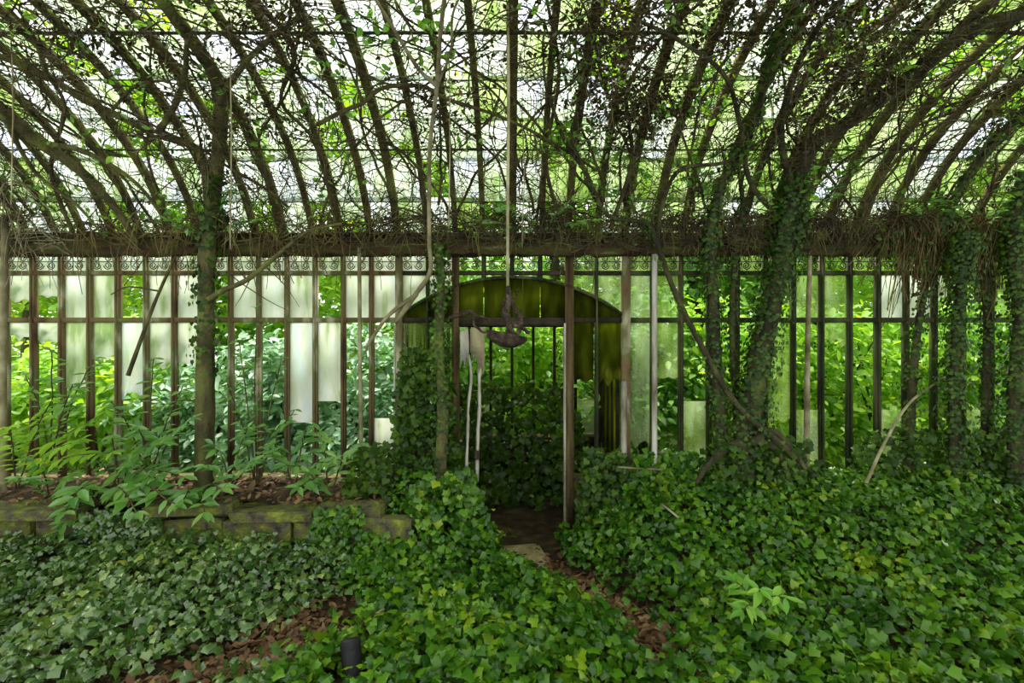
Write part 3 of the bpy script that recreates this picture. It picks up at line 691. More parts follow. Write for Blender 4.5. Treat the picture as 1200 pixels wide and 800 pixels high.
p7 = spline([px(1192, 580, 4.2), px(1190, 480, 4.2), px(1196, 380, 4.2), px(1188, 290, 4.2), rpx(1200, 200, .2)], 30)
ivy_tree('dark mossy trunk at the far right edge of the picture', [(p7, .062, .045)], 700, .10, p7[0])
p8 = spline([px(1156, 570, 4.4), px(1155, 480, 4.4), px(1157, 380, 4.4), px(1152, 290, 4.4)], 24)
ivy_tree('straight dark stem between the two rightmost trunks', [(p8, .035, .028)], 200, .06, p8[0])

# thick mossy limb at upper left, vines along the roof centre
def vine(label, specs, mat='twig', loc=None, name='woody_vine', grp='woody vines under the roof'):
    t = thing(name, label, 'vine', tuple(loc if loc is not None else specs[0][0][0]), grp); stems(t, specs, mat, 8, first='stem'); return t
vine('thick moss-covered limb slanting across the upper left corner of the roof', [(trace([(-30, 105), (0, 128), (49, 168), (94, 200), (140, 250), (160, 285)], .2), .062, .022), (trace([(49, 168), (100, 178), (160, 215), (200, 268)], .2), .024, .010),
      (trace([(0, 128), (40, 200), (90, 240), (120, 275)], .26), .02, .008)], 'bark')
vine('pale bare vine climbing left of the hanging rusty fitting', [(spline([px(463, 378, 4.3), px(487, 345, 4.25), px(504, 318, 4.2), px(503, 285, 4.15), rpx(503, 230, .3), rpx(504, 170, .3), rpx(512, 101, .3), rpx(516, 40, .3), rpx(522, -10, .3)], 50), .022, .012),
      (trace([(512, 101), (490, 80), (462, 35), (437, -6)], .3), .014, .008), (trace([(512, 101), (528, 60), (530, 20), (540, -8)], .3), .009, .006), (spline([px(488, 345, 4.26), px(455, 370, 4.3), px(428, 408, 4.35)], 14), .02, .014)], 'twig_p')
vine('dark thin branch arching across the roof behind the pale vine', [(trace([(372, 146), (400, 131), (426, 120), (449, 103), (494, 101), (524, 116), (587, 137), (644, 165), (700, 200)], .22), .017, .010), (trace([(426, 120), (405, 70), (380, 20)], .22), .01, .005)])
pd = spline([px(514, 585, 4.3), px(519, 480, 4.35), px(514, 400, 4.4), px(517, 330, 4.35), px(512, 285, 4.3)], 30)
ivy_tree('mossy ivy-wrapped stem rising between the arch corner and the torn door board', [(pd, .055, .03)], 330, .08, pd[0], mat='bark', grp='woody vines under the roof')
vine('crooked dead branch hanging before the left panes', [(spline([px(206, 300, 4.3), px(187, 341, 4.25), px(172, 379, 4.2), px(150, 440, 4.15)], 18), .010, .016), (spline([px(187, 341, 4.25), px(150, 336, 4.2), px(130, 345, 4.2)], 12), .008, .004)])
for i, (pts, lab) in enumerate([
        ([(300, 0), (345, 60), (330, 120), (370, 170), (395, 270)], 'knotty dark vine under the dead clump on the left roof'),
        ([(660, 270), (640, 190), (655, 90), (640, -5)], 'leafy dark vine climbing just right of the centre rafter'),
        ([(715, 268), (740, 190), (735, 110), (770, 50), (830, -5)], 'dark vine winding up under the brown clump right of centre'),
        ([(1010, 270), (1040, 200), (1110, 140), (1205, 90)], 'slim vine following the rafters above the slanting stick'),
        ([(85, 272), (60, 200), (75, 120), (20, 60)], 'slim twisting vine left of the mossy limb')]):
    vine(lab, [(trace(pts, .16), .018, .009)])

# twig tangles with withered leaves, sector by sector
TG = [(-4.3, 1.0, 200, 0, 'tangle of bare twigs under the roof at the far left', 0.05),
      (-3.0, .9, 190, 160, 'tangle of bare twigs around the crown of the left mossy tree', 0.05),
      (-1.9, .75, 190, 900, 'dark withered clump with twigs left of the roof centre', 0.1),
      (-.9, .7, 150, 250, 'thin lace of twigs above the pale vine', 0.1),
      (.1, .6, 150, 350, 'thin lace of twigs around the hanging rope', 0.1),
      (.95, .6, 170, 1600, 'dark withered leaf clump hanging right of the rope', 0.2),
      (1.9, .75, 210, 2000, 'large brown withered clump under the roof above the leaning trunk', 0.25),
      (3.0, .9, 220, 450, 'dense twig tangle on the right roof beneath the sweeping limb', 0.2),
      (4.3, 1.0, 220, 350, 'dense twig tangle at the far right end of the roof', 0.2)]
for cx, wd, n, nl, lab, hg in TG:
    t = thing('vine_tangle', lab, 'vine', (cx, 3.9, 3.0), 'bare vine tangles under the glass roof')
    b = tangle(cx, wd, .02, 2.4, int(n * .8)); b2 = tangle(cx, wd, .02, 2.4, int(n * 2.2), (.0016, .0036), (.03, .3), .75, 0, (8, 22)); b.V += b2.V; b.Q += [q_ + b.n for q_ in b2.Q]; b.n += b2.n; hang_twigs(b, cx, wd, int(40 + 170 * hg), 1.9, (.15, .55))
    V = b.mesh('twigs'); co = np.empty(len(V.vertices) * 3, np.float32); V.vertices.foreach_get('co', co); co = co.reshape(-1, 3) - np.array(t.location, np.float32); V.vertices.foreach_set('co', co.ravel())
    o = link('twigs', V, 'twig', t); o['kind'] = 'stuff'
    for i in range(4):      # stouter curved stems, each a part
        x = cx + R.normal() * wd * .5; s = R.uniform(0, .4); P = []; dx = R.normal() * .03
        for j in range(16):
            P.append(roof_pt(np.array([x]), np.array([s]), R.uniform(.10, .14))[0]); dx += R.normal() * .02; x += dx; s += R.uniform(.09, .15)
        b = MB(); b.tube(local(spline(P, 40), t), np.linspace(.013, .006, 40), 5); b.build('stem', 'twig', t, True)
    if nl:
        p, nr, sz = roof_leaves(cx, wd, 1.1, 2.3, int(nl * 1.9), .036, 7 if nl > 800 else 4)
        o = link('withered_leaves', leaf_mesh('withered_leaves', local(p, t), nr, sz, 'diamond'), 'leaf_dead', t); o['kind'] = 'stuff'
    # a few living leaves
    m = 160 if cx < 0 else 330
    p, nr, sz = roof_leaves(cx, wd, .05, 2.2, m, .06, 8, (.05, .2), .12)
    o = link('leaves', leaf_mesh('leaves', local(p, t), nr + np.array([0, 0, .4]), sz, 'oval'), 'leaf_g', t); o['kind'] = 'stuff'

# dry mats draped over the beam
def mat_(label, xa, xb, n, L, mt, up=.14, y0=4.36):
    t = thing('dead_vine_mat', label, 'vine', ((xa + xb) / 2, 4.35, 2.7), 'dry mats of dead vine on the beam'); b = MB()
    for i in range(n):
        x = R.uniform(xa, xb); z = 2.74 + R.uniform(-.03, up); y = y0 + R.uniform(-.06, .06) - max(0, z - 2.85) * .75; m = 9; l = R.uniform(*L) * (R.random() ** 1.5 + .25)
        P = np.zeros((m, 3)); P[:, 0] = x + np.cumsum(np.cumsum(R.normal(0, .010, m))); P[:, 1] = y - np.sin(np.linspace(0, PI * .8, m)) * R.uniform(.02, .09); P[:, 2] = z + .06 * np.sin(np.linspace(0, PI, m)) - np.linspace(0, 1, m) ** 1.4 * l
        b.tube(P - np.array(t.location), R.uniform(.002, .005), 3, False)
    for i in range(n // 3):
        x = R.uniform(xa, xb); a = R.choice([0, PI]) + R.normal() * .4; m = 10; P = []; z = 2.7 + R.uniform(-.08, .16); y = y0 + R.uniform(-.05, .05)
        for j in range(m):
            P.append((x, y, z)); a += R.normal() * .25; x += .045 * math.cos(a); z += .02 * math.sin(a); y += R.normal() * .006
        b.tube(np.array(P) - np.array(t.location), R.uniform(.003, .008), 3, False)
    b.build('stems', mt, t, kind='stuff'); return t
t = mat_('shaggy brown thatch of dead vine hanging from the beam at right', 3.2, 4.7, 900, (.25, .75), 'straw')
p = np.stack([R.uniform(3.0, 4.8, 900), R.uniform(4.2, 4.42, 900), 2.7 + R.normal(0, .16, 900)], 1)
o = link('leaves', leaf_mesh('leaves', local(p, t), R.normal(size=(900, 3)), R.uniform(.03, .06, 900), 'diamond'), 'ivy_d', t); o['kind'] = 'stuff'
mat_('dark tangle of dead vine on the beam right of the doorway', 1.3, 3.3, 650, (.08, .3), 'twig')
mat_('dark stringy vine along the beam above the doorway', -1.3, 1.3, 420, (.06, .28), 'twig')
mat_('pale dry tendrils over the beam at the far left', -4.6, -3.9, 150, (.1, .6), 'twig_p', up=.5)
mat_('thin dry tendrils over the beam around the left mossy tree', -3.7, -1.3, 220, (.1, .5), 'straw')

# ------------------------------------------------------------------ hanging rope with rusty fitting
t = thing('hanging_fitting', 'rusty curved metal fitting hanging on a pale rope before the doorway', 'fitting', tuple(px(596, 400, 2.95)))
d = 2.95
def q(x, y, dd=0): return px(x, y, d + dd) - np.array(t.location)
ytop = 400 - (np.interp(2.95, PROF[::-1, 0], PROF[::-1, 1]) - .05 - EYE) * F / 2.95
b = MB(); P = spline([q(595, ytop), q(596, 120), q(595, 240), q(595, 345)], 30); b.tube(P, .009, 7); b.build('rope', 'twig_p', t, True)
def strap(name, pts, r0, r1, sides=5, sq=.55, dd=0):
    P = wobble(spline([q(a, c, e) for a, c, e in pts], 22), .0025); b = MB(); b.tube(P, np.linspace(r0, r1, 22) * (1 + R.normal(0, .12, 22)), sides, squash=sq); return b.build(name, 'rust', t)
strap('shank', [(595, 336, 0), (597, 352, -.01), (594, 368, .01), (600, 392, 0)], .016, .024, 6, .8)
strap('twisted_strap', [(597, 345, -.02), (603, 360, -.03), (610, 374, -.02), (606, 392, 0), (596, 398, .01)], .010, .016)
strap('twisted_strap', [(592, 350, .02), (590, 368, .03), (598, 380, .02), (612, 384, .0), (621, 390, -.02)], .012, .014)
strap('hook', [(574, 389, 0), (564, 387, -.01), (557, 380, -.01), (555, 372, 0), (560, 368, .01), (569, 372, .02), (572, 380, .02)], .009, .007)
strap('arm', [(556, 374, 0), (550, 366, 0), (541, 366, .01), (534, 371, .01), (527, 373, 0)], .016, .010, 6, .8)
strap('wire', [(598, 356, 0), (606, 346, .01), (604, 342, .02), (608, 340, .0)], .004, .003)
strap('wire', [(604, 372, 0), (611, 362, .01), (612, 374, -.03)], .004, .003)
# open pointed scoop
n, m = 16, 9; Vv = []
for i in range(n):
    u = i / (n - 1); xx = 570 + 48 * u; w = .082 * (math.sin(PI * (.10 + .88 * u)) ** .7) + .006
    for j in range(m):
        a = PI * (1.0 + j / (m - 1)); c = q(xx, 386 + 9 * u); Vv.append(c + np.array([0, w * 1.1 * math.cos(a), w * math.sin(a) * (.95)]) + R.normal(0, .0015, 3))
Vv = np.array(Vv); ii = (np.arange(n - 1)[:, None] * m + np.arange(m - 1)[None]).ravel(); Qf = np.stack([ii, ii + 1, ii + m + 1, ii + m], 1)
o = link('scoop', mesh_np('scoop', Vv, Qf, True), 'rust', t); md = o.modifiers.new('thick', 'SOLIDIFY'); md.thickness = .008
for wx, y0w, y1w, lab in ((270, 20, 292, 'thin pale wire hanging from the roof right of the mossy tree'), (526, 60, 268, 'thin pale wire hanging just right of the pale vine'),
                          (13, 30, 240, 'thin pale wire hanging at the far left of the roof'), (612, 120, 290, 'thin pale wire hanging just right of the rope')):
    dw = roof_d(y0w) - .06; P = wobble(spline([px(wx, y0w, dw), px(wx + 1, (y0w + y1w) / 2, dw), px(wx, y1w, dw)], 14), .002)
    b = MB(); b.tube(P - P[0], .004, 5); o = b.build('hanging_wire', 'twig_p', None, True); o.location = P[0]; tag(o, lab, 'wire', 'wires hanging from the roof')
# torn pale board with two hanging strips, left of the doorway
t = thing('broken_door', 'torn pale door board with two long strips left of the dark opening', 'door', tuple(px(553, 566, 4.42)))
def q4(x, y, dd=4.42):
    v = px(x, y, dd) - np.array(t.location); return v[0], v[2]
b = MB(); b.prism([q4(540, 388), q4(549, 386), q4(550, 402), q4(549, 424), q4(547, 418), q4(545, 430), q4(543, 421), q4(540, 427)], -.030, -.012); b.build('board', 'paint', t)
b = MB(); b.prism([q4(551, 385), q4(567, 383), q4(568, 405), q4(567, 440), q4(564, 428), q4(561, 437), q4(558, 416), q4(555, 424), q4(553, 410), q4(551, 414)], -.012, .010); b.build('board', 'board', t)
for pts, w in (([(549, 415), (552, 440), (549, 470), (548, 500), (546, 562)], .016), ([(562, 420), (561, 445), (562, 480), (560, 510), (559, 564)], .018)):
    L = spline(pts, 14); Pn = wobble(np.array([px(a, c, 4.42) for a, c in L]), .0015) - np.array(t.location); b = MB(); b.tube(Pn, w * (1 + R.normal(0, .15, 14)), 4, squash=.4); b.build('strip', 'paint', t)
b = MB(); b.tube(np.array([px(559, 528, 4.40), px(559, 538, 4.40)]) - np.array(t.location), .024, 8); b.build('rusty_hinge', 'rust', t, True)

# poles and sticks
def pole(name, label, cat, pts, r, mat, d0, sides=8, grp=None):
    P = spline([px(a, c, dd) for a, c, dd in pts], 24); o = bpy.data.objects.new(name, None)
    b = MB(); base = P[0] if P[0][2] < P[-1][2] else P[-1]; b.tube(P - base, np.linspace(*r, 24) if isinstance(r, tuple) else r, sides)
    o = b.build(name, mat, None, True); o.location = base; return tag(o, label, cat, grp)
pole('pipe', 'straight flaking white pipe standing right of the arch', 'pipe', [(767, 566, 4.45), (767, 440, 4.45), (767, 298, 4.45)], .024, 'paint', 4.45)
pole('pipe', 'stout short white-painted pipe at the right foot of the arch', 'pipe', [(731, 556, 4.5), (731, 500, 4.5), (731, 446, 4.5)], .027, 'paint', 4.5)
pole('pole', 'thin pale pole standing beside the broken panes left of the arch', 'pole', [(424, 572, 4.4), (422, 430, 4.4), (421, 290, 4.4)], .017, 'twig_p', 4.4)
pole('pole', 'pale greenish stem rising right of the thick leaning trunk', 'pole', [(945, 575, 4.4), (946, 430, 4.4), (949, 300, 4.4)], (.026, .018), 'twig_p', 4.4)
pole('pole', 'weathered pale pole at the far left edge of the picture', 'pole', [(4, 585, 4.3), (3, 430, 4.3), (6, 255, 4.3)], (.032, .024), 'twig_p', 4.3)
pole('stick', 'pale bare stick leaning diagonally against the right wall', 'stick', [(1015, 566, 3.95), (1040, 512, 4.1), (1068, 470, 4.25), (1110, 440, 4.4)], (.013, .008), 'twig_p', 4.1)
pole('stick', 'dark rotting stick lying on the left ivy carpet', 'stick', [(262, 688, 3.45), (285, 674, 3.55), (305, 662, 3.68), (330, 650, 3.8)], .022, 'bark_d', 3.5)
pole('stick', 'long thin pale twig lying across the ivy left of the bare patch', 'stick', [(405, 748, 2.95), (425, 730, 3.0), (450, 713, 3.1)], .008, 'twig_p', 3)
pole('stick', 'thin pale twig lying on the ivy below the doorway', 'stick', [(540, 705, 3.1), (556, 722, 3.05), (575, 762, 2.85)], .008, 'twig_p', 3)
pole('stick', 'dark curved stick on the ivy at lower left', 'stick', [(55, 712, 3.1), (105, 715, 3.1), (140, 728, 3.05), (165, 742, 3.0)], .010, 'bark_d', 3)
pole('stick', 'short horizontal pale stick near the foot of the white pipe', 'stick', [(724, 547, 4.3), (752, 549, 4.3), (775, 550, 4.3)], .008, 'twig_p', 4)
pole('stick', 'thin dead twig lying on the right ivy bank below the leaning stick', 'stick', [(985, 612, 3.75), (1015, 625, 3.7), (1050, 650, 3.55)], .007, 'twig_p', 3)
pole('stick', 'short grey dead twig on the right ivy bank near the path', 'stick', [(868, 622, 3.75), (880, 632, 3.7), (893, 650, 3.6)], .009, 'twig_p', 3)
pole('stick', 'pale dead twig on the ivy bank just right of the white pipe', 'stick', [(775, 590, 3.95), (800, 612, 3.85), (812, 640, 3.7)], .009, 'twig_p', 3)
pole('post', 'black flattened stump poking from the ivy at the bottom edge', 'post', [(414, 830, 2.62), (413, 790, 2.66), (411, 748, 2.72)], .05, 'black', 2.7)

# ------------------------------------------------------------------ saplings and leafy plants inside
def sapling(label, base, branches, leaf=.09, mat='leaf_in', pairs=12, r=.007, name='sapling', tip=.004, cat='sapling', flat=.25, grp='leafy saplings inside the greenhouse'):
    t = thing(name, label, cat, tuple(base), grp); P_, N_, A_, S_ = [], [], [], []
    for pts in branches:
        P = wobble(spline(pts, 22), .002); b = MB(); b.tube(local(P, t), np.linspace(r, tip, 22), 5); b.build('stem', 'twig', t, True)
        T = unit(np.gradient(P, axis=0))
        for j in np.linspace(5, 21, pairs).astype(int):
            for s in (-1, 1):
                side = unit(np.cross(T[j], np.array([0, 0, 1.])) * s + T[j] * .55 + R.normal(size=3) * .18)
                P_.append(P[j]); A_.append(side + np.array([0, 0, -.2])); N_.append(np.array([0, -.45, 1.]) + R.normal(size=3) * flat); S_.append(leaf * R.uniform(.7, 1.2) * (.7 + .5 * math.sin(PI * (j - 3) / 20)))
        P_.append(P[-1]); A_.append(T[-1]); N_.append(np.array([0, -.3, 1.])); S_.append(leaf)
    leaf_objects(t, 'leaf', np.array(P_), np.array(N_), np.array(S_), 'lance', mat, np.array(A_), .12)
    return t
def fan(base, ends, lift=.15): return [[base, (np.array(base) + e) / 2 + np.array([0, 0, lift]), e] for e in ends]
B = px(20, 575, 4.25)
sapling('sapling with sprays of bright leaflets at the far left of the bed', B, fan(B, [px(110, 490, 3.95), px(95, 515, 3.8), px(60, 470, 4.0), px(10, 500, 3.9), px(130, 530, 3.8)], .1), .10, 'leaf_y', 13)
B = px(120, 590, 4.15)
sapling('sapling with drooping long leaflets over the gap in the stone wall', B, fan(B, [px(215, 558, 3.85), px(205, 590, 3.75), px(75, 600, 3.7), px(160, 600, 3.68), px(190, 520, 3.95)], .16), .13, 'leaf_in', 11)
B = px(175, 570, 4.3)
sapling('slender sapling with level tiers of leaves left of the mossy tree', B, fan(B, [px(130, 470, 4.0), px(215, 450, 4.0), px(225, 490, 3.95), px(160, 500, 3.9), px(180, 420, 4.1)], .12), .085, 'leaf_in', 12)
B = px(300, 575, 4.3)
sapling('leafy sapling right of the mossy tree', B, fan(B, [px(280, 400, 4.1), px(330, 420, 4.05), px(265, 445, 4.0), px(345, 480, 4.0), px(300, 360, 4.15)], .1), .075, 'leaf_in', 11)
B = px(385, 590, 4.2)
sapling('low plant with pale drooping leaflets above the coping stones', B, fan(B, [px(335, 545, 3.95), px(420, 520, 4.0), px(375, 505, 4.05), px(350, 570, 3.85)], .12), .11, 'leaf_in', 8)
B = px(232, 590, 4.1)
sapling('low plant with broad pale leaves at the foot of the mossy tree', B, fan(B, [px(260, 572, 3.85), px(215, 585, 3.8), px(240, 600, 3.75)], .1), .13, 'leaf_in', 5)
for bx_, by_, ends, lab in [
        (60, 590, [(20, 560), (40, 540), (90, 555), (115, 575), (70, 600)], 'low leafy plant on the bed behind the leftmost stone block'),
        (140, 575, [(100, 535), (160, 540), (130, 510), (185, 560)], 'bushy green plant on the bed in the middle of the left wall'),
        (270, 575, [(250, 520), (290, 500), (320, 530), (240, 545)], 'small leafy plant close to the right side of the mossy trunk'),
        (345, 575, [(320, 520), (360, 500), (390, 540)], 'small pale-leaved plant under the two long hanging panes'),
        (95, 610, [(70, 625), (120, 632), (160, 615), (90, 590), (190, 630)], 'drooping leafy plant spilling through the gap in the stone wall'),
        (60, 540, [(30, 440), (85, 450), (110, 420), (60, 410)], 'tall thin sapling before the leftmost broken panes')]:
    B = px(bx_, by_, 4.2 if by_ < 600 else 3.98)
    sapling(lab, B, fan(B, [px(a, c, R.uniform(3.8, 4.1)) for a, c in ends], .08), .085, 'leaf_in', 11)
def spray(label, pts, mat, leaf=.07, pairs=11):
    Ps = [[rpx(a, c, o) for a, c, o in br] for br in pts]
    sapling(label, Ps[0][0], Ps, leaf, mat, pairs, .006, 'leafy_vine', .003, 'vine', .5, 'leafy sprays under the roof')
spray('leafy spray above the beam right of the rope', [[(640, 272, .15), (655, 245, .3), (690, 230, .45)], [(640, 272, .15), (670, 262, .3), (700, 258, .4)], [(640, 272, .15), (612, 250, .3), (570, 240, .4)], [(640, 272, .15), (600, 265, .3), (555, 255, .4)]], 'leaf_in')
spray('green leafy spray beside the sweeping limb on the right', [[(930, 270, .2), (965, 240, .3), (985, 205, .35)], [(930, 270, .2), (945, 225, .3), (975, 175, .35)], [(930, 270, .2), (900, 240, .3), (895, 200, .35)]], 'leaf_g')
spray('green leafy spray low on the roof at the far right', [[(1150, 275, .2), (1170, 240, .3), (1190, 200, .4)], [(1150, 275, .2), (1120, 250, .3), (1100, 225, .4)], [(1150, 275, .2), (1180, 265, .3), (1205, 255, .4)]], 'leaf_g')
spray('small leafy spray beside the left mossy trunk under the roof', [[(245, 280, .2), (215, 265, .3), (190, 255, .35)], [(245, 280, .2), (275, 262, .3), (300, 258, .35)], [(245, 280, .2), (262, 235, .3), (275, 215, .35)]], 'leaf_in')

# ivy clothing the sides of the doorway and the foot of the right wall
def ivy_mass(label, n, cx, sx, cy, sy, z0, z1, mat, loc, size=(.04, .08), big=120, name='ivy_clump'):
    t = thing(name, label, 'ivy', loc, 'ivy clumps along the wall')
    x = cx + R.uniform(-1, 1, n) * sx; z = z0 + (z1 - z0) * R.random(n) ** 1.5; y = cy + R.uniform(-1, 1, n) * sy
    x = cx + (x - cx) * (1.15 - .5 * (z - z0) / (z1 - z0))
    p = np.stack([x, y, z], 1); nr = np.array([0, -1., .45]) + R.normal(size=(n, 3)) * .5; s = R.uniform(*size, n); m = min(big, n)
    o = link('leaf_mass', leaf_mesh('leaf_mass', local(p[m:], t), nr[m:], s[m:], 'ivy', (0, -.2, -1), .5), mat, t); o['kind'] = 'stuff'
    leaf_objects(t, 'leaf', p[:m] - np.array([0, sy, 0]) * .5, nr[:m], s[:m], 'ivy', mat, (0, -.2, -1), .5)
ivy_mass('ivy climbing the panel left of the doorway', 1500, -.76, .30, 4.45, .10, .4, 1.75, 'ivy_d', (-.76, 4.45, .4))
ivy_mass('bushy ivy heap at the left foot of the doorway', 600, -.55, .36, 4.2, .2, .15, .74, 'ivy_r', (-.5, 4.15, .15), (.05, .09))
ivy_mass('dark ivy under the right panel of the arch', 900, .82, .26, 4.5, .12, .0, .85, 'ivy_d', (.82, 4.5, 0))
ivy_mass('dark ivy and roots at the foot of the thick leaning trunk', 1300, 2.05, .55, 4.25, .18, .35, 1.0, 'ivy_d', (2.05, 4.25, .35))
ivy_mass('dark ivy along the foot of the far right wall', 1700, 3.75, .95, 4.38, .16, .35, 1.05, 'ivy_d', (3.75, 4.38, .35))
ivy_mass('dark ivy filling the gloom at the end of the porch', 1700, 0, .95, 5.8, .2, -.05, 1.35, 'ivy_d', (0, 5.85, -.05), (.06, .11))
ivy_mass('ivy along the foot of the wall between pipe and trunk', 900, 1.35, .42, 4.42, .12, .35, .85, 'ivy_r', (1.35, 4.42, .35))
ivy_mass('small ivy tuft between the pale pole and the arch', 600, -1.2, .22, 4.3, .15, .3, .95, 'ivy_d', (-1.2, 4.3, .3))
ivy_mass('ivy spilling over the gap in the low stone wall', 700, -2.95, .42, 3.88, .06, .12, .52, 'ivy_l', (-2.95, 3.88, .12), (.035, .065))
ivy_mass('ivy creeping up the right end of the low stone wall', 500, -1.3, .25, 3.86, .06, .12, .55, 'ivy_r', (-1.3, 3.86, .12), (.035, .065))
# gnarled roots at the foot of the leaning trunk
t = thing('tree_roots', 'gnarled dark roots spreading from the foot of the thick leaning trunk', 'roots', tuple(px(880, 560, 4.1)))
for pts in ([(880, 520), (905, 505), (930, 530), (945, 552)], [(880, 530), (860, 520), (830, 545), (815, 568)], [(885, 515), (910, 528), (925, 560)]):
    P = spline([px(a, c, 4.12) for a, c in pts], 18); b = MB(); b.tube(local(P, t), np.linspace(.04, .016, 18), 7); b.build('root', 'bark_d', t, True)

# yellowed leaves and the patch of lighter maple-like leaves on the right bank
def ground_leaf(label, pxs, size, mat, grp):
    for (a, c, d_) in pxs:
        p = px(a, c, d_); me = LEAF_ME.get(('oval', mat)) or mesh_np('leaf', OV_V, OV_F)
        if ('oval', mat) not in LEAF_ME: me.materials.append(M[mat]); LEAF_ME[('oval', mat)] = me
        o = link('fallen_leaf', me); o.location = p; o.scale = (size,) * 3; o.rotation_euler = (R.normal() * .3 + .3, R.normal() * .2, R.uniform(0, 6)); tag(o, label, 'leaf', grp)
ground_leaf('yellow fallen leaf on the ivy right of the path', [(901, 716, 2.95)], .09, 'leaf_yel', None)
ground_leaf('yellow fallen leaf on the left ivy carpet', [(275, 708, 3.1)], .07, 'leaf_yel', None)
ground_leaf('small yellow leaf on the ivy heap by the doorway', [(578, 596, 3.9)], .06, 'leaf_yel', None)
B = px(885, 720, 3.0)
sapling('low plant with broad light green leaves in the right ivy bank', B, fan(B, [px(860, 680, 3.05), px(890, 690, 2.95), px(920, 700, 2.9), px(870, 715, 2.85)], .05), .10, 'leaf_g', 5, .005, 'seedling', .003, 'plant')

# ------------------------------------------------------------------ outside: shrubs against the glass, trees behind
def shrub(label, cx, cy, w, h, n, mat, size=.11, z0=.25, name='shrub'):
    t = thing(name, label, 'shrub', (cx, cy, z0), 'shrubs outside the glass wall')
    for i in range(4):
        e = np.array([cx + R.normal() * w * .4, cy + R.normal() * .2, z0 + h * R.uniform(.6, .9)]); b = MB()
        b.tube(local(spline([(cx + R.normal() * .08, cy, z0 - .1), ((cx + e[0]) / 2, cy, z0 + h * .4), e], 12), t), np.linspace(.02, .006, 12), 5); b.build('stem', 'bark_d', t, True)
    c = max(10, int(n / 90)); u = R.normal(size=(c, 3)); u = unit(u) * (R.random((c, 1)) ** .4)
    cc = np.array([cx, cy, z0 + h * .5]) + u * np.array([w, .55, h * .5]); i = R.integers(c, size=n)
    p = cc[i] + R.normal(size=(n, 3)) * np.array([.16, .14, .12]); p[:, 2] = np.maximum(p[:, 2], z0); p[:, 1] = np.maximum(p[:, 1], D + .3)
    o = link('leaves', leaf_mesh('leaves', local(p, t), np.array([0, -.5, .9]) + R.normal(size=(n, 3)) * .5, R.uniform(size * .6, size * 1.2, n), 'oval' if n < 6000 else 'diamond', (0, -.3, -.5), .8), mat, t); o['kind'] = 'stuff'
SH = [(-5.6, 5.7, .8, 1.6, 2600, 'leaf_y', 'yellow-green shrub outside the glass at the far left edge'),
      (-4.5, 5.6, .8, 1.7, 3000, 'leaf_y', 'bright shrub outside, behind the leftmost sapling'),
      (-3.4, 5.7, .7, 1.5, 2600, 'leaf_b', 'pale blue-green shrub outside, left of the mossy tree'),
      (-2.5, 5.6, .65, 1.7, 2600, 'leaf_b', 'cool green shrub outside, right of the mossy tree'),
      (-1.7, 5.7, .6, 1.6, 2400, 'leaf_b', 'cool green shrub outside, below the two hanging panes'),
      (-.95, 7.0, .8, 2.6, 2600, 'leaf_g', 'green shrub behind the left side of the porch'),
      (.35, 7.2, .8, 2.4, 3000, 'leaf_y', 'bright green shrub seen through the porch end'),
      (1.6, 6.2, .7, 2.2, 3200, 'leaf_g', 'lush green shrub outside, behind the white pipe'),
      (2.5, 6.0, .7, 2.0, 3200, 'leaf_y', 'lush green shrub outside, behind the leaning trunk'),
      (3.4, 5.9, .7, 2.0, 3200, 'leaf_y', 'leafy shrub outside, behind the pale greenish stem'),
      (4.3, 5.9, .8, 2.1, 3200, 'leaf_y', 'yellow-green shrub outside, behind the leaning stick'),
      (5.4, 5.8, .8, 2.1, 3000, 'leaf_g', 'dark green shrub outside at the far right edge')]
for cx, cy, w, h, n, mt, lab in SH: shrub(lab, cx, cy, w, h, n, mt)
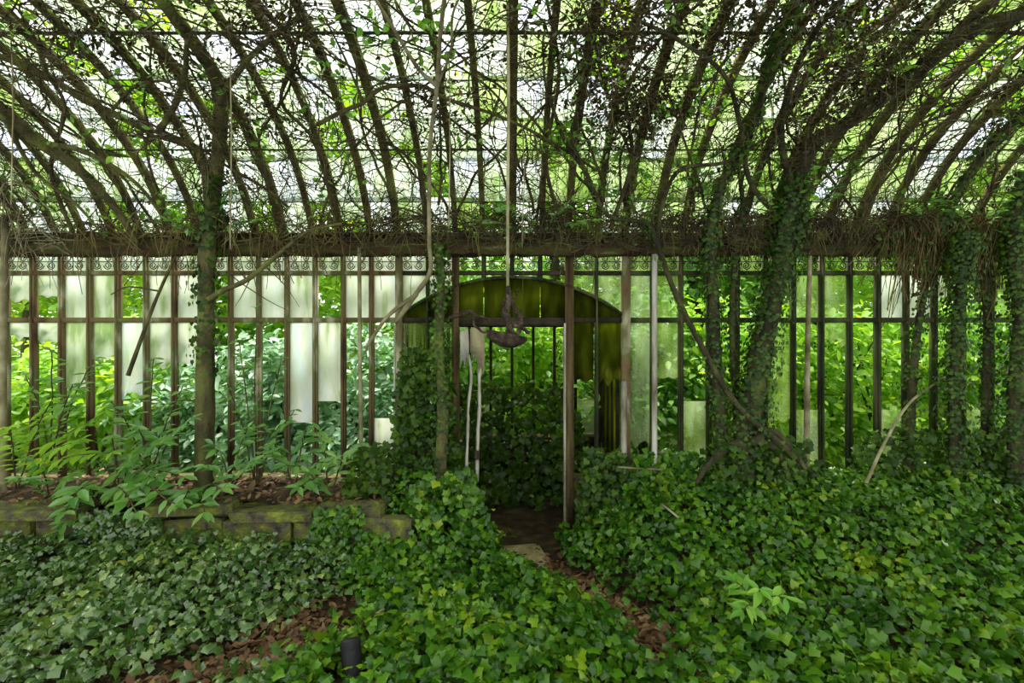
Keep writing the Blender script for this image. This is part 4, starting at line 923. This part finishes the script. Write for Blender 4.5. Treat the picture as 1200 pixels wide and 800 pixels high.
def tree(label, x, y, h, cr, n, mat, z0=.4, size=.2):
    t = thing('woodland_tree', label, 'tree', (x, y, z0), 'trees beyond the greenhouse')
    tp = np.array([x + R.normal() * .4, y, z0 + h * .8]); P = spline([(x, y, z0 - .2), (x + R.normal() * .15, y, z0 + h * .4), tp], 14)
    b = MB(); b.tube(local(P, t), np.linspace(.14, .05, 14), 8); b.build('trunk', 'bark_d', t, True)
    c = 40; u = unit(R.normal(size=(c, 3))) * (R.random((c, 1)) ** .4); cc = np.array([x, y, z0 + h * .60]) + u * np.array([cr, cr * .7, h * .46])
    for i in range(6):
        b = MB(); s = P[int(R.integers(5, 13))]; b.tube(local(spline([s, (s + cc[i]) / 2 + np.array([0, 0, .2]), cc[i]], 9), t), np.linspace(.05, .015, 9), 5); b.build('branch', 'bark_d', t, True)
    i = R.integers(c, size=n); p = cc[i] + R.normal(size=(n, 3)) * np.array([.42, .35, .3]); p[:, 1] = np.maximum(p[:, 1], 6.6)
    o = link('leaves', leaf_mesh('leaves', local(p, t), np.array([0, -.5, 1.]) + R.normal(size=(n, 3)) * .5, R.uniform(size * .6, size * 1.2, n), 'diamond', (0, -.3, -.4), .8), mat, t); o['kind'] = 'stuff'
TR = [(-9.0, 9.5, 7.5, 1.9, 'leaf_y', 'sunlit tree beyond the roof at the upper left corner'), (-6.3, 9.0, 7.0, 1.8, 'leaf_y', 'yellow-green tree outside, left of the mossy limb'),
      (-3.9, 9.8, 7.4, 1.8, 'leaf_y', 'bright tree outside, behind the crown of the mossy tree'), (-1.5, 9.2, 6.6, 1.7, 'leaf_y', 'bright tree outside, behind the pale bare vine'),
      (.9, 9.6, 7.6, 1.8, 'leaf_y', 'green tree outside, behind the hanging rope'), (3.1, 9.0, 7.0, 1.8, 'leaf_g', 'green tree outside, behind the leaning ivy-clad trunk'),
      (5.6, 9.2, 7.4, 1.9, 'leaf_y', 'sunlit tree outside, behind the sweeping limb'), (8.2, 9.0, 7.2, 1.9, 'leaf_y', 'tall green tree outside at the right end of the wall'),
      (10.6, 10.0, 7.8, 2.0, 'leaf_y', 'sunlit tree beyond the roof at the upper right corner')]
for x, y, h, cr, mt, lab in TR: tree(lab, x, y, h, cr, 6500, mt)
# dim row of undergrowth closing the view between the trees
for i, (x, lab) in enumerate([(-11, 'distant thicket beyond the far left trees'), (-7.3, 'distant thicket behind the bright left shrubs'), (-3.6, 'distant thicket behind the blue-green shrubs'), (0, 'distant thicket straight behind the porch'),
                              (3.6, 'distant thicket behind the lush shrubs right of the porch'), (7.3, 'distant thicket behind the leaning stick'), (11, 'distant thicket beyond the far right trees')]):
    t = thing('thicket', lab, 'shrub', (x, 13, .6), 'thickets in the distance'); n = 5000
    p = np.stack([x + R.normal(0, 1.4, n), 13 + R.normal(0, .7, n), .6 + R.random(n) * R.uniform(3.2, 4.4)], 1)
    o = link('leaves', leaf_mesh('leaves', local(p, t), np.array([0, -.6, 1.]) + R.normal(size=(n, 3)) * .5, R.uniform(.16, .34, n), 'diamond', (0, -.3, -.4), .8), 'leaf_g' if i % 2 else 'leaf_y', t); o['kind'] = 'stuff'
